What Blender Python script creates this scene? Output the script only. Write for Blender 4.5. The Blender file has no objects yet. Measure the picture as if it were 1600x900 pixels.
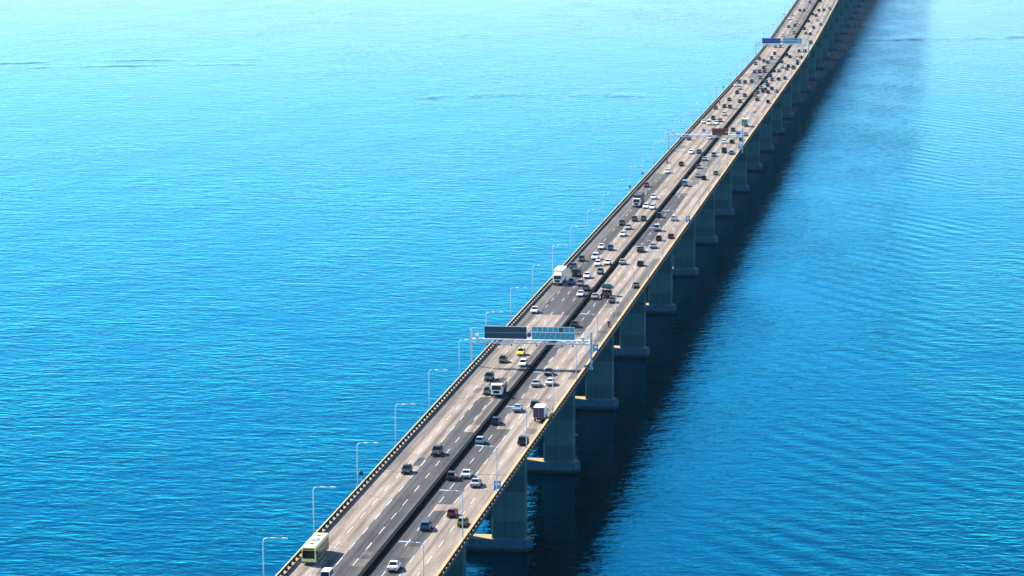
import bpy, bmesh, math, random
from mathutils import Vector, Matrix

random.seed(7)
scene = bpy.context.scene
COL = scene.collection

# ------------------------------------------------------------------ camera
ZD = 23.9                       # road level above the water
CAM = Vector((97.93, 0.0, 123.56 + ZD))
pitch, yaw, roll = math.radians(8.306), math.radians(-8.1346), math.radians(-0.1)
fw = Vector((math.sin(yaw) * math.cos(pitch), math.cos(yaw) * math.cos(pitch), -math.sin(pitch)))
rt = Vector((math.cos(yaw), -math.sin(yaw), 0.0))
up = rt.cross(fw)
rt2 = rt * math.cos(roll) + up * math.sin(roll)
up2 = -rt * math.sin(roll) + up * math.cos(roll)
cam_data = bpy.data.cameras.new('camera')
cam = bpy.data.objects.new('camera', cam_data)
COL.objects.link(cam)
cam.matrix_world = Matrix(((rt2.x, up2.x, -fw.x, CAM.x), (rt2.y, up2.y, -fw.y, CAM.y),
                           (rt2.z, up2.z, -fw.z, CAM.z), (0, 0, 0, 1)))
cam_data.sensor_width = 36.0
cam_data.lens = 36.0 * 5030.57 / 1600.0
cam_data.clip_start = 1.0
cam_data.clip_end = 60000.0
scene.camera = cam

# ------------------------------------------------------------------ sky, sun, exposure
SUN_VEC = Vector((-3.2, 1.97, 3.0)).normalized()      # towards the sun
sun_el = math.asin(SUN_VEC.z)
sun_az = math.atan2(SUN_VEC.x, SUN_VEC.y)
world = bpy.data.worlds.new('World')
scene.world = world
world.use_nodes = True
wn = world.node_tree
sky = wn.nodes.new('ShaderNodeTexSky')
sky.sky_type = 'NISHITA'
sky.sun_disc = False
sky.sun_elevation = sun_el
sky.sun_rotation = sun_az
sky.ozone_density = 6.0
sky.dust_density = 0.0
sky.air_density = 1.0
wn.links.new(sky.outputs[0], wn.nodes['Background'].inputs[0])
wn.nodes['Background'].inputs[1].default_value = 0.098

sun_data = bpy.data.lights.new('sun', 'SUN')
sun_data.energy = 5.0
sun_data.angle = math.radians(0.53)
sun_data.color = (1.0, 0.90, 0.76)
sun = bpy.data.objects.new('sun', sun_data)
COL.objects.link(sun)
sun.rotation_euler = (-SUN_VEC).to_track_quat('-Z', 'Y').to_euler()
sun.location = (-300, 600, 400)

vs = scene.view_settings
vs.view_transform = 'Standard'
vs.look = 'None'
vs.exposure = 1.5
vs.gamma = 1.0
vs.use_curve_mapping = False
scene.cycles.max_bounces = 6
scene.cycles.diffuse_bounces = 3
scene.cycles.glossy_bounces = 3
scene.cycles.transmission_bounces = 2
scene.cycles.volume_bounces = 0
scene.cycles.sample_clamp_indirect = 4.0
scene.cycles.sample_clamp_direct = 12.0


# ------------------------------------------------------------------ materials
class NT:
    """small helper round a material's node tree"""
    def __init__(self, name):
        self.mat = bpy.data.materials.new(name)
        self.mat.use_nodes = True
        self.t = self.mat.node_tree
        self.b = self.t.nodes['Principled BSDF']
        self.out = self.t.nodes['Material Output']

    def n(self, typ, **kw):
        nd = self.t.nodes.new(typ)
        for k, v in kw.items():
            setattr(nd, k, v)
        return nd

    def l(self, a, b):
        self.t.links.new(a, b)

    def math(self, op, a, b=None, c=None, clamp=False):
        m = self.n('ShaderNodeMath', operation=op)
        m.use_clamp = clamp
        for i, v in enumerate((a, b, c)):
            if v is None:
                continue
            if isinstance(v, (int, float)):
                m.inputs[i].default_value = v
            else:
                self.l(v, m.inputs[i])
        return m.outputs[0]

    def coord(self, scale=(1, 1, 1), loc=(0, 0, 0), rot=(0, 0, 0)):
        tc = self.n('ShaderNodeTexCoord')
        mp = self.n('ShaderNodeMapping')
        mp.inputs['Scale'].default_value = scale
        mp.inputs['Location'].default_value = loc
        mp.inputs['Rotation'].default_value = rot
        self.l(tc.outputs['Object'], mp.inputs[0])
        return mp.outputs[0]

    def noise(self, vec, scale=1.0, detail=3.0, rough=0.5, dist=0.0):
        nz = self.n('ShaderNodeTexNoise')
        nz.inputs['Scale'].default_value = scale
        nz.inputs['Detail'].default_value = detail
        nz.inputs['Roughness'].default_value = rough
        nz.inputs['Distortion'].default_value = dist
        self.l(vec, nz.inputs['Vector'])
        return nz.outputs[0]

    def ramp(self, fac, stops):
        r = self.n('ShaderNodeValToRGB')
        el = r.color_ramp.elements
        while len(el) < len(stops):
            el.new(0.5)
        for e, (p, c) in zip(el, stops):
            e.position = p
            e.color = (*c, 1) if len(c) == 3 else c
        self.l(fac, r.inputs[0])
        return r.outputs[0]

    def mix(self, fac, a, b):
        m = self.n('ShaderNodeMix', data_type='RGBA')
        for v, i in ((fac, 0), (a, 6), (b, 7)):
            if isinstance(v, (int, float)):
                m.inputs[i].default_value = v
            elif isinstance(v, tuple):
                m.inputs[i].default_value = (*v, 1)
            else:
                self.l(v, m.inputs[i])
        return m.outputs[2]

    def maprange(self, v, a, b, c=0.0, d=1.0):
        m = self.n('ShaderNodeMapRange')
        self.l(v, m.inputs[0])
        for i, x in enumerate((a, b, c, d)):
            m.inputs[i + 1].default_value = x
        return m.outputs[0]


def simple(name, col, rough=0.6, metal=0.0, coat=0.0, var=0.0, vscale=2.0, emit=None):
    m = NT(name)
    m.b.inputs['Roughness'].default_value = rough
    if rough >= 0.8:
        m.b.inputs['Specular IOR Level'].default_value = 0.08
    m.b.inputs['Metallic'].default_value = metal
    m.b.inputs['Coat Weight'].default_value = coat
    if var > 0:
        nz = m.noise(m.coord(), vscale, 4, 0.6)
        c = m.ramp(nz, [(0.3, tuple(x * (1 - var) for x in col)), (0.7, tuple(min(1, x * (1 + var)) for x in col))])
        m.l(c, m.b.inputs['Base Color'])
    else:
        m.b.inputs['Base Color'].default_value = (*col, 1)
    if emit:
        m.b.inputs['Emission Color'].default_value = (*emit[:3], 1)
        m.b.inputs['Emission Strength'].default_value = emit[3]
    return m.mat


def concrete(name, col, streak=0.35, tide=None):
    m = NT(name)
    m.b.inputs['Roughness'].default_value = 0.85
    m.b.inputs['Specular IOR Level'].default_value = 0.08
    big = m.noise(m.coord((0.15, 0.15, 0.15)), 1.0, 5, 0.6)
    st = m.noise(m.coord((0.8, 0.8, 0.06)), 1.0, 4, 0.6)
    f = m.math('ADD', m.math('MULTIPLY', big, 0.5), m.math('MULTIPLY', st, 0.5))
    c = m.ramp(f, [(0.3, tuple(x * (1 - streak) for x in col)), (0.52, col), (0.72, tuple(min(1, x * (1 + streak * 0.4)) for x in col))])
    if tide is not None:      # growth and wet stain below the high-water mark
        tc = m.n('ShaderNodeTexCoord')
        sx = m.n('ShaderNodeSeparateXYZ')
        m.l(tc.outputs['Object'], sx.inputs[0])
        edge = m.math('ADD', sx.outputs[2], m.math('MULTIPLY', m.noise(m.coord((1.2, 1.2, 0.4)), 1.0, 3), 1.0))
        c = m.mix(m.maprange(edge, tide, tide + 0.5, 0.85, 0.0), c, (0.006, 0.014, 0.014))
    m.l(c, m.b.inputs['Base Color'])
    bp = m.n('ShaderNodeBump')
    bp.inputs['Distance'].default_value = 0.02
    bp.inputs['Strength'].default_value = 0.4
    m.l(m.noise(m.coord((2, 2, 2)), 1.0, 5, 0.6), bp.inputs['Height'])
    m.l(bp.outputs[0], m.b.inputs['Normal'])
    return m.mat


def pavement(name, col_a, col_b, track, lanes):
    """asphalt or worn concrete paving: long streaks along the traffic, two wheel tracks per lane, speckle"""
    m = NT(name)
    m.b.inputs['Roughness'].default_value = 0.9
    m.b.inputs['Specular IOR Level'].default_value = 0.06
    long_ = m.noise(m.coord((0.9, 0.012, 1)), 1.0, 4, 0.55)
    blot = m.noise(m.coord((0.35, 0.06, 1)), 1.0, 5, 0.6)
    fine = m.noise(m.coord((2.5, 0.8, 1)), 1.0, 4, 0.65)
    f = m.math('ADD', m.math('ADD', m.math('MULTIPLY', long_, 0.45), m.math('MULTIPLY', blot, 0.35)), m.math('MULTIPLY', fine, 0.20))
    base = m.ramp(f, [(0.38, col_a), (0.58, col_b)])
    # rubber and oil stripe along each lane
    tc = m.n('ShaderNodeTexCoord')
    sx = m.n('ShaderNodeSeparateXYZ')
    m.l(tc.outputs['Object'], sx.inputs[0])
    wob = m.math('MULTIPLY', m.math('SUBTRACT', m.noise(m.coord((0.02, 0.01, 1)), 1.0, 2), 0.5), 0.8)
    xx = m.math('ADD', sx.outputs[0], wob)
    total = None
    for lc in lanes:
        d = m.math('ABSOLUTE', m.math('SUBTRACT', xx, lc))
        g = m.math('SUBTRACT', 1.0, m.math('DIVIDE', d, 0.75), clamp=True)
        total = g if total is None else m.math('ADD', total, g)
    strength = m.maprange(m.noise(m.coord((0.25, 0.015, 1), (7, 3, 0)), 1.0, 3), 0.35, 0.65, 0.2, 1.15)
    tf = m.math('MULTIPLY', m.math('MULTIPLY', total, strength), track, clamp=True)
    c = m.mix(tf, base, tuple(x * 0.55 for x in col_a))
    m.l(c, m.b.inputs['Base Color'])
    bp = m.n('ShaderNodeBump')
    bp.inputs['Distance'].default_value = 0.01
    bp.inputs['Strength'].default_value = 0.3
    m.l(fine, bp.inputs['Height'])
    m.l(bp.outputs[0], m.b.inputs['Normal'])
    return m.mat


def water_material():
    m = NT('sea_water')
    t = m.t
    t.nodes.remove(m.b)
    # wave heights in metres: chop with crests mostly across the wind, wavelets, and broad calmer/rougher areas
    W = -0.14
    swell = m.noise(m.coord((0.075, 0.14, 1), rot=(0, 0, W)), 1.0, 2, 0.5, 0.4)
    chop = m.noise(m.coord((0.25, 0.37, 1), (31, 5, 0), (0, 0, -0.05)), 1.0, 2, 0.5, 0.6)
    rip = m.noise(m.coord((0.75, 1.25, 1), (3, 77, 0), (0, 0, 0.25)), 1.0, 2, 0.55, 0.3)
    patch = m.maprange(m.noise(m.coord((0.006, 0.0025, 1), (0.3, 0.7, 0)), 1.0, 3, 0.55), 0.3, 0.7, 0.6, 1.25)
    patch = m.math('MULTIPLY', patch, m.maprange(m.noise(m.coord((0.03, 0.011, 1), (4.1, 2.2, 0)), 1.0, 3, 0.6), 0.3, 0.7, 0.65, 1.35))
    # old boat wakes: long low ridges
    tc = m.n('ShaderNodeTexCoord')
    sx = m.n('ShaderNodeSeparateXYZ')
    m.l(tc.outputs['Object'], sx.inputs[0])
    X, Y = sx.outputs[0], sx.outputs[1]

    def ridge(x0, x1, y0, slope, curve, width, amp, brk):
        # y = y0 + slope*(x-x0) + curve*(x-x0)^2 between x0 and x1
        dx = m.math('SUBTRACT', X, x0)
        yc = m.math('ADD', m.math('ADD', m.math('MULTIPLY', dx, slope), m.math('MULTIPLY', m.math('MULTIPLY', dx, dx), curve)), y0)
        wob = m.math('MULTIPLY', m.math('SUBTRACT', m.noise(m.coord((0.03, 0.004, 1)), 1.0, 2), 0.5), 14.0)
        d = m.math('DIVIDE', m.math('SUBTRACT', m.math('ADD', Y, wob), yc), width)
        g = m.math('POWER', 2.718, m.math('MULTIPLY', m.math('MULTIPLY', d, d), -1.0))
        e0 = m.maprange(X, x0, x0 + 30, 0, 1)
        e1 = m.maprange(X, x1 - 40, x1, 1, 0)
        gap = m.maprange(m.noise(m.coord((0.028, 0.0, 0.0), (brk, 0, 0)), 1.0, 2), 0.42, 0.58, 0.0, 1.0)
        gap = m.math('MULTIPLY', gap, m.maprange(m.noise(m.coord((0.10, 0.03, 1), (brk, 2, 0)), 1.0, 2), 0.35, 0.6, 0.1, 1.0))
        return m.math('MULTIPLY', m.math('MULTIPLY', m.math('MULTIPLY', g, m.math('MULTIPLY', e0, e1)), gap), amp)
    # the lee of the bridge is calmer
    lee = m.math('SUBTRACT', 1.0, m.math('MULTIPLY', m.math('POWER', 2.718, m.math('MULTIPLY', m.math('POWER', m.math('DIVIDE', m.math('SUBTRACT', X, 22.0), 62.0), 2.0), -1.0)), 0.55))
    big = m.math('MULTIPLY', m.math('ADD', m.math('MULTIPLY', swell, 0.40), m.math('MULTIPLY', chop, 0.33)), lee)
    h = m.math('ADD', big, m.math('MULTIPLY', rip, 0.055))
    # cat's-paw streaks left by boats: narrow bands of steeper ripples
    for r in WAKES:
        patch = m.math('ADD', patch, ridge(*r))
    h = m.math('MULTIPLY', h, patch)
    # a slanting train of low swell on the side away from the wind
    ph = m.math('ADD', m.math('MULTIPLY', X, 0.82 * 0.72), m.math('MULTIPLY', Y, 0.58 * 0.72))
    ph = m.math('ADD', ph, m.math('MULTIPLY', m.noise(m.coord((0.02, 0.012, 1)), 1.0, 2), 9.0))
    tr = m.math('MULTIPLY', m.math('SINE', ph), m.maprange(m.noise(m.coord((0.022, 0.010, 1), (8, 1, 0)), 1.0, 2), 0.40, 0.64, 0.0, 0.075))
    tr = m.math('MULTIPLY', tr, m.maprange(X, 32, 62, 0.0, 1.0))
    h = m.math('ADD', h, tr)
    bp = m.n('ShaderNodeBump')
    bp.inputs['Strength'].default_value = 1.0
    bp.inputs['Distance'].default_value = 1.0
    m.l(h, bp.inputs['Height'])
    fr = m.n('ShaderNodeFresnel')
    fr.inputs['IOR'].default_value = 1.34
    m.l(bp.outputs[0], fr.inputs['Normal'])
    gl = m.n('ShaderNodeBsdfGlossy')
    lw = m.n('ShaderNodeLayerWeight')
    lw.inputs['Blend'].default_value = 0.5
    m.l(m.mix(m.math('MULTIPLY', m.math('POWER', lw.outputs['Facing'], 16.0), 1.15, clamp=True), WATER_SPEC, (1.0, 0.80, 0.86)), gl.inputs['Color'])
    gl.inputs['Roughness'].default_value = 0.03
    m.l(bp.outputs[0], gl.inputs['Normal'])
    df = m.n('ShaderNodeBsdfDiffuse')
    df.inputs['Color'].default_value = WATER_BODY
    m.l(bp.outputs[0], df.inputs['Normal'])
    mx = m.n('ShaderNodeMixShader')
    m.l(fr.outputs[0], mx.inputs[0])
    m.l(df.outputs[0], mx.inputs[1])
    m.l(gl.outputs[0], mx.inputs[2])
    # unresolved glitter of the smallest wavelets
    gt = m.n('ShaderNodeBsdfGlossy')
    gt.inputs['Color'].default_value = (0.85, 0.93, 1.0, 1)
    gt.inputs['Roughness'].default_value = 0.68
    m.l(bp.outputs[0], gt.inputs['Normal'])
    mg = m.n('ShaderNodeMixShader')
    m.l(m.math('MULTIPLY', m.math('POWER', lw.outputs['Facing'], 26.0), WATER_GLITTER), mg.inputs[0])
    m.l(mx.outputs[0], mg.inputs[1])
    m.l(gt.outputs[0], mg.inputs[2])
    m.l(mg.outputs[0], m.out.inputs['Surface'])
    return m.mat


WATER_GLITTER = 0.06
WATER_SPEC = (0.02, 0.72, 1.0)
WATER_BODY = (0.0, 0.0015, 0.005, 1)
WAKES = [
    # x0, x1, y0, slope, curve, width, amp, break seed
    (-540, -330, 1870, 0.62, -0.0012, 8.0, 3.6, 0.0),
    (-470, -300, 1862, 0.50, -0.0012, 6.0, 3.0, 9.0),
    (-225, -60, 1665, 0.85, -0.0035, 12.0, 2.6, 4.0),
    (20, 190, 2150, 0.55, 0.0, 10.0, 3.4, 2.0),
]

M = {}
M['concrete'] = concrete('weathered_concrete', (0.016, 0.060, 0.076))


def column_material():
    """pier concrete: pours about three metres high, joints between them, formwork seams, rain streaks"""
    m = NT('pier_concrete')
    m.b.inputs['Roughness'].default_value = 0.85
    m.b.inputs['Specular IOR Level'].default_value = 0.08
    tc = m.n('ShaderNodeTexCoord')
    sx = m.n('ShaderNodeSeparateXYZ')
    m.l(tc.outputs['Object'], sx.inputs[0])
    lift = m.math('DIVIDE', sx.outputs[2], 3.1)
    wn_ = m.n('ShaderNodeTexWhiteNoise', noise_dimensions='1D')
    m.l(m.math('FLOOR', lift), wn_.inputs['W'])
    joint = m.math('LESS_THAN', m.math('FRACT', lift), 0.03)
    seam = m.math('LESS_THAN', m.math('FRACT', m.math('DIVIDE', m.math('ADD', sx.outputs[0], 10.0), 2.25)), 0.02)
    st = m.noise(m.coord((0.9, 0.9, 0.05)), 1.0, 4, 0.6)
    bl = m.noise(m.coord((0.3, 0.3, 0.3)), 1.0, 5, 0.6)
    f = m.math('ADD', m.math('ADD', m.math('MULTIPLY', st, 0.45), m.math('MULTIPLY', bl, 0.3)), m.math('MULTIPLY', wn_.outputs[0], 0.25))
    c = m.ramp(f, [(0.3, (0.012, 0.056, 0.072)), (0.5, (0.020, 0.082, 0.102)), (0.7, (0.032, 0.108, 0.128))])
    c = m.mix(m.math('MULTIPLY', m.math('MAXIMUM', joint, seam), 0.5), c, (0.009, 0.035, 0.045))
    m.l(c, m.b.inputs['Base Color'])
    return m.mat


M['column'] = column_material()
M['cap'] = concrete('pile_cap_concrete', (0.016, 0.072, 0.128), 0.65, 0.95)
M['cap_top'] = concrete('sunlit_tone_cap_concrete', (0.36, 0.28, 0.17), 0.25)  # sunlight is put into the beige top, shade into the blue sides
M['parapet'] = concrete('parapet_concrete', (0.38, 0.285, 0.15), 0.2)
M['parapet_pale'] = concrete('pale_parapet_concrete', (0.37, 0.35, 0.23), 0.2)
M['kerb'] = concrete('kerb_concrete', (0.29, 0.235, 0.175), 0.3)
M['painted_shade'] = concrete('painted_shade_concrete', (0.040, 0.034, 0.027), 0.4)  # parapet posts and side faces: their shade is put into the colour
M['dark_median'] = simple('sooty_median', (0.003, 0.004, 0.005), 0.95, var=0.3, vscale=1.5)
M['median_top'] = simple('median_edge', (0.014, 0.014, 0.017), 0.9, var=0.3)
LANES_L = (-10.2, -7.1, -4.3, -1.8)
LANES_R = (2.4, 4.7, 7.6, 10.6)
M['beige'] = pavement('worn_beige_paving', (0.13, 0.111, 0.096), (0.285, 0.247, 0.215), 0.75, LANES_L + LANES_R)
M['grey'] = pavement('grey_asphalt', (0.038, 0.041, 0.046), (0.083, 0.085, 0.092), 0.55, LANES_L + LANES_R)
M['midgrey'] = pavement('faded_grey_asphalt', (0.078, 0.077, 0.079), (0.14, 0.134, 0.132), 0.55, LANES_L + LANES_R)
M['paint'] = simple('lane_paint', (0.46, 0.46, 0.45), 0.7, var=0.12, vscale=1.0)
M['joint'] = simple('joint_rubber', (0.05, 0.05, 0.05), 0.9)
M['galv'] = simple('galvanised_steel', (0.58, 0.64, 0.67), 0.45, var=0.06)
M['teal_steel'] = simple('teal_and_shaded_steel', (0.20, 0.50, 0.60), 0.5, var=0.08)
M['lamp_glass'] = simple('lamp_lens', (0.7, 0.75, 0.78), 0.2)
M['board_dark'] = simple('dark_teal_board', (0.004, 0.035, 0.062), 0.5, var=0.1)
M['board_cyan'] = simple('cyan_board', (0.03, 0.33, 0.43), 0.5, var=0.08)
M['board_blue'] = simple('royal_blue_board', (0.008, 0.05, 0.26), 0.5)
M['sign_blue'] = simple('blue_sign', (0.02, 0.28, 0.62), 0.45)
M['sign_dark'] = simple('dark_sign_back', (0.02, 0.025, 0.03), 0.6)
M['black'] = simple('black_plastic', (0.015, 0.015, 0.017), 0.5)
M['led_body'] = simple('led_cabinet', (0.02, 0.012, 0.012), 0.6)
M['led_red'] = simple('led_red', (0.3, 0.02, 0.01), 0.5, emit=(1.0, 0.09, 0.03, 0.16))
M['glass'] = simple('tinted_glass', (0.008, 0.012, 0.015), 0.15)
M['glass'].node_tree.nodes['Principled BSDF'].inputs['Specular IOR Level'].default_value = 0.2
M['tyre'] = simple('tyre_rubber', (0.014, 0.014, 0.015), 0.85)
M['rim'] = simple('alloy_rim', (0.45, 0.46, 0.48), 0.35, 0.6)
M['headlight'] = simple('headlight_lens', (0.80, 0.82, 0.82), 0.15)
M['tail'] = simple('tail_lens', (0.35, 0.015, 0.012), 0.25)
M['chassis'] = simple('chassis_black', (0.02, 0.02, 0.021), 0.8)
M['white_text'] = simple('white_legend', (0.75, 0.78, 0.8), 0.5)
M['leather'] = simple('dark_clothing', (0.03, 0.03, 0.035), 0.8)
M['denim'] = simple('blue_jeans', (0.05, 0.08, 0.16), 0.9)

PAINTS = {
    'cream': (0.82, 0.77, 0.27),
    'white': (0.72, 0.72, 0.71), 'silver': (0.33, 0.36, 0.38), 'grey': (0.10, 0.11, 0.12),
    'dark grey': (0.022, 0.025, 0.028), 'black': (0.006, 0.006, 0.007), 'navy': (0.006, 0.012, 0.038),
    'blue': (0.012, 0.055, 0.16), 'light blue': (0.20, 0.33, 0.44), 'red': (0.17, 0.008, 0.011),
    'maroon': (0.06, 0.004, 0.012), 'dark green': (0.010, 0.026, 0.018), 'green': (0.03, 0.09, 0.055),
    'yellow': (0.78, 0.66, 0.02), 'olive yellow': (0.24, 0.235, 0.015), 'beige': (0.50, 0.43, 0.31),
    'brown': (0.045, 0.028, 0.018), 'teal': (0.035, 0.16, 0.18), 'purple': (0.08, 0.012, 0.065),
}
for k, c in PAINTS.items():
    M['paint_' + k] = simple(k.replace(' ', '_') + '_car_paint', c, 0.4, 0.0, 0.12)


# ------------------------------------------------------------------ mesh helpers
class MB:
    def __init__(self):
        self.v, self.f = [], []

    def add(self, verts, faces):
        o = len(self.v)
        self.v += [tuple(p) for p in verts]
        self.f += [tuple(i + o for i in f) for f in faces]
        return self

    def box(self, x0, x1, y0, y1, z0, z1):
        return self.add([(x0, y0, z0), (x1, y0, z0), (x1, y1, z0), (x0, y1, z0), (x0, y0, z1), (x1, y0, z1), (x1, y1, z1), (x0, y1, z1)],
                        [(0, 3, 2, 1), (4, 5, 6, 7), (0, 1, 5, 4), (1, 2, 6, 5), (2, 3, 7, 6), (3, 0, 4, 7)])

    def frustum(self, b, t):
        """b, t: four corner points each (ccw from above)"""
        return self.add(list(b) + list(t), [(3, 2, 1, 0), (4, 5, 6, 7), (0, 1, 5, 4), (1, 2, 6, 5), (2, 3, 7, 6), (3, 0, 4, 7)])

    def rings(self, rings, cap=True):
        n = len(rings[0])
        o = len(self.v)
        for r in rings:
            self.v += [tuple(p) for p in r]
        for k in range(len(rings) - 1):
            for i in range(n):
                j = (i + 1) % n
                self.f.append((o + k * n + i, o + k * n + j, o + (k + 1) * n + j, o + (k + 1) * n + i))
        if cap:
            self.f.append(tuple(o + i for i in reversed(range(n))))
            self.f.append(tuple(o + (len(rings) - 1) * n + i for i in range(n)))
        return self

    def tube(self, pts, r, n=8):
        """pts: list of points; r: radius or list"""
        pts = [Vector(p) for p in pts]
        rs = r if isinstance(r, (list, tuple)) else [r] * len(pts)
        rings = []
        for i, p in enumerate(pts):
            d = (pts[min(i + 1, len(pts) - 1)] - pts[max(i - 1, 0)]).normalized()
            a = d.orthogonal() if i == 0 else a - d * a.dot(d)
            a = a.normalized()
            b = d.cross(a)
            rings.append([p + (a * math.cos(2 * math.pi * k / n) + b * math.sin(2 * math.pi * k / n)) * rs[i] for k in range(n)])
        return self.rings(rings)

    def cyl(self, c, axis, r, h, n=14):
        c, ax = Vector(c), Vector(axis).normalized()
        return self.tube([c - ax * h / 2, c + ax * h / 2], r, n)

    def build_mesh(self, name, mat=None, smooth=False):
        me = bpy.data.meshes.new(name)
        me.from_pydata(self.v, [], self.f)
        bm = bmesh.new()
        bm.from_mesh(me)
        bmesh.ops.recalc_face_normals(bm, faces=bm.faces)
        bm.to_mesh(me)
        bm.free()
        if mat is not None:
            me.materials.append(mat)
        if smooth:
            for p in me.polygons:
                p.use_smooth = True
        me.update()
        return me

    def build(self, name, mat, parent=None, smooth=False, loc=None):
        return link(name, self.build_mesh(name, mat, smooth), parent, loc)


def link(name, me, parent=None, loc=None):
    o = bpy.data.objects.new(name, me)
    COL.objects.link(o)
    if parent is not None:
        o.parent = parent
    if loc is not None:
        o.location = loc
    return o


def thing(name, label, cat, loc=(0, 0, 0), group=None, rotz=0.0):
    o = bpy.data.objects.new(name, None)
    COL.objects.link(o)
    o.location = loc
    o.rotation_euler = (0, 0, rotz)
    o.empty_display_size = 0.5
    tag(o, label, cat, group)
    return o


def tag(o, label=None, cat=None, group=None, kind=None):
    for k, v in (('label', label), ('category', cat), ('group', group), ('kind', kind)):
        if v:
            o[k] = v
    return o


S_NEAR, S_FAR = 260.0, 12000.0


def prof(s):
    """height of the road above its level part: the deck climbs towards the far navigation span"""
    if s < 1600:
        return 0.0
    if s < 1850:
        return 0.023 * (s - 1600) ** 2 / 500.0
    if s < 2080:
        return 2.875 + 0.023 * (s - 1850)
    return 8.165 + 8.0 * (1.0 - math.exp(-(s - 2080) * 0.023 / 8.0 * 0.55))


def grade(s):
    return (prof(s + 1) - prof(s - 1)) / 2.0


def stations(s0, s1):
    st = [s0]
    s = s0
    while s < s1 - 1e-6:
        s = min(s1, s + (80.0 if s < 1520 else 20.0 if s < 2600 else 200.0))
        st.append(s)
    return st


def sweep(mb, sec, s0, s1, cap=True):
    """sweep a closed cross-section [(x, z above the road)] along the deck"""
    return mb.rings([[(x, s, ZD + prof(s) + z) for x, z in sec] for s in stations(s0, s1)], cap)


def rect(x0, x1, z0, z1):
    return [(x0, z0), (x1, z0), (x1, z1), (x0, z1)]


# ------------------------------------------------------------------ water
wm = MB().add([(-15000, -6000, 0), (15000, -6000, 0), (15000, 24000, 0), (-15000, 24000, 0)], [(0, 1, 2, 3)])
water = wm.build('water', water_material())
tag(water, 'blue rippled bay water under and around the long bridge', None, None, 'structure')

# ------------------------------------------------------------------ bridge
bridge = thing('bridge', 'long concrete road bridge on twin columns crossing the blue bay', 'bridge', (0, 0, 0))
for sg in (-1, 1):
    slab = [(0.03 * sg, -0.05), (13.35 * sg, -0.05), (13.35 * sg, -0.32), (10.15 * sg, -0.72), (3.05 * sg, -0.72), (0.03 * sg, -0.42)]
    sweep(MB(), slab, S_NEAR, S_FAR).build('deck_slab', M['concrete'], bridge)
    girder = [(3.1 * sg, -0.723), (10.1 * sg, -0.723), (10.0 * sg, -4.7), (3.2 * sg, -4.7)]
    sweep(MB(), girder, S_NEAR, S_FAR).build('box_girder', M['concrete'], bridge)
    # parapet: kerb, posts with openings between them, and a top beam
    wtop = 0.32 if sg < 0 else 0.62
    xi, xo = 13.22 - wtop, 13.22
    kerb = sweep(MB(), [(12.45 * sg, -0.047), (13.42 * sg, -0.047), (13.42 * sg, 0.15), (12.50 * sg, 0.15)], S_NEAR, S_FAR).build('parapet_kerb', M['kerb'], bridge)
    kerb.data.materials.append(M['painted_shade'])
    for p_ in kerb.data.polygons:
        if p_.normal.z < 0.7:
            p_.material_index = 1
    beam = sweep(MB(), [(xi * sg, 0.62), (xo * sg, 0.62), ((xo - 0.03) * sg, 1.10), ((xi + 0.03) * sg, 1.10)], S_NEAR, S_FAR).build('parapet_beam', M['parapet'] if sg > 0 else M['parapet_pale'], bridge)
    beam.data.materials.append(M['painted_shade'])
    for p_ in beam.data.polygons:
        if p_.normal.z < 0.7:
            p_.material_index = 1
    pb = MB()
    s = S_NEAR + 1.0
    while s < 2790:
        z = ZD + prof(s)
        pb.box(min((xi + .04) * sg, (xo - .04) * sg), max((xi + .04) * sg, (xo - .04) * sg), s, s + 1.25, z + 0.152, z + 0.618)
        s += 3.2
    pbo = pb.build('parapet_posts', M['painted_shade'], bridge)
    pbo['kind'] = 'stuff'
# median barrier on a dark strip
sweep(MB(), rect(-0.66, 1.28, -0.045, 0.03), S_NEAR, S_FAR).build('median_strip', M['dark_median'], bridge)
mw = sweep(MB(), [(0.18, 0.033), (0.78, 0.033), (0.62, 0.25), (0.56, 0.72), (0.40, 0.72), (0.34, 0.25)], S_NEAR, S_FAR).build('median_barrier', M['dark_median'], bridge)
sweep(MB(), rect(0.415, 0.545, 0.723, 0.78), S_NEAR, S_FAR).build('barrier_rail', M['median_top'], mw)
sweep(MB(), rect(1.10, 1.26, 0.033, 0.14), S_NEAR, S_FAR).build('median_kerb', M['median_top'], bridge)

# piers every 80 m: a pile cap shared by two columns
cap_sec = [(-11.4, 0.0), (-10.2, -2.2), (10.2, -2.2), (11.4, 0.0), (10.2, 2.2), (-10.2, 2.2)]
cap_me = MB().rings([[(x, y, -4.0) for x, y in cap_sec], [(x, y, 2.35) for x, y in cap_sec],
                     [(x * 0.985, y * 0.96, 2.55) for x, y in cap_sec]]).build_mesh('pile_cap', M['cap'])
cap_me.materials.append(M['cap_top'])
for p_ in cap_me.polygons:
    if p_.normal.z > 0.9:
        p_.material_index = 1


def column_mesh(top):
    mb = MB()
    ring = lambda hx, hy, z: [(-hx, -hy + .25, z), (-hx + .25, -hy, z), (hx - .25, -hy, z), (hx, -hy + .25, z),
                              (hx, hy - .25, z), (hx - .25, hy, z), (-hx + .25, hy, z), (-hx, hy - .25, z)]
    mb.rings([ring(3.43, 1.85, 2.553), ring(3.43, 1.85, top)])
    return mb.build_mesh('column', M['column'])


flat_col = column_mesh(ZD - 4.703)
s = 633.24 + 1.6 - 80 * 4
while s < S_FAR - 20:
    pier = bpy.data.objects.new('pier', None)
    COL.objects.link(pier)
    pier.parent = bridge
    pier.location = (0, s, 0)
    link('pile_cap', cap_me, pier)
    cm = flat_col if s < 1595 else (column_mesh(ZD - 4.71 + prof(s - 1.85)) if s < 4400 else cm)
    for sg in (-1, 1):
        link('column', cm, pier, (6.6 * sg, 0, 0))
    s += 80.0

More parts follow.
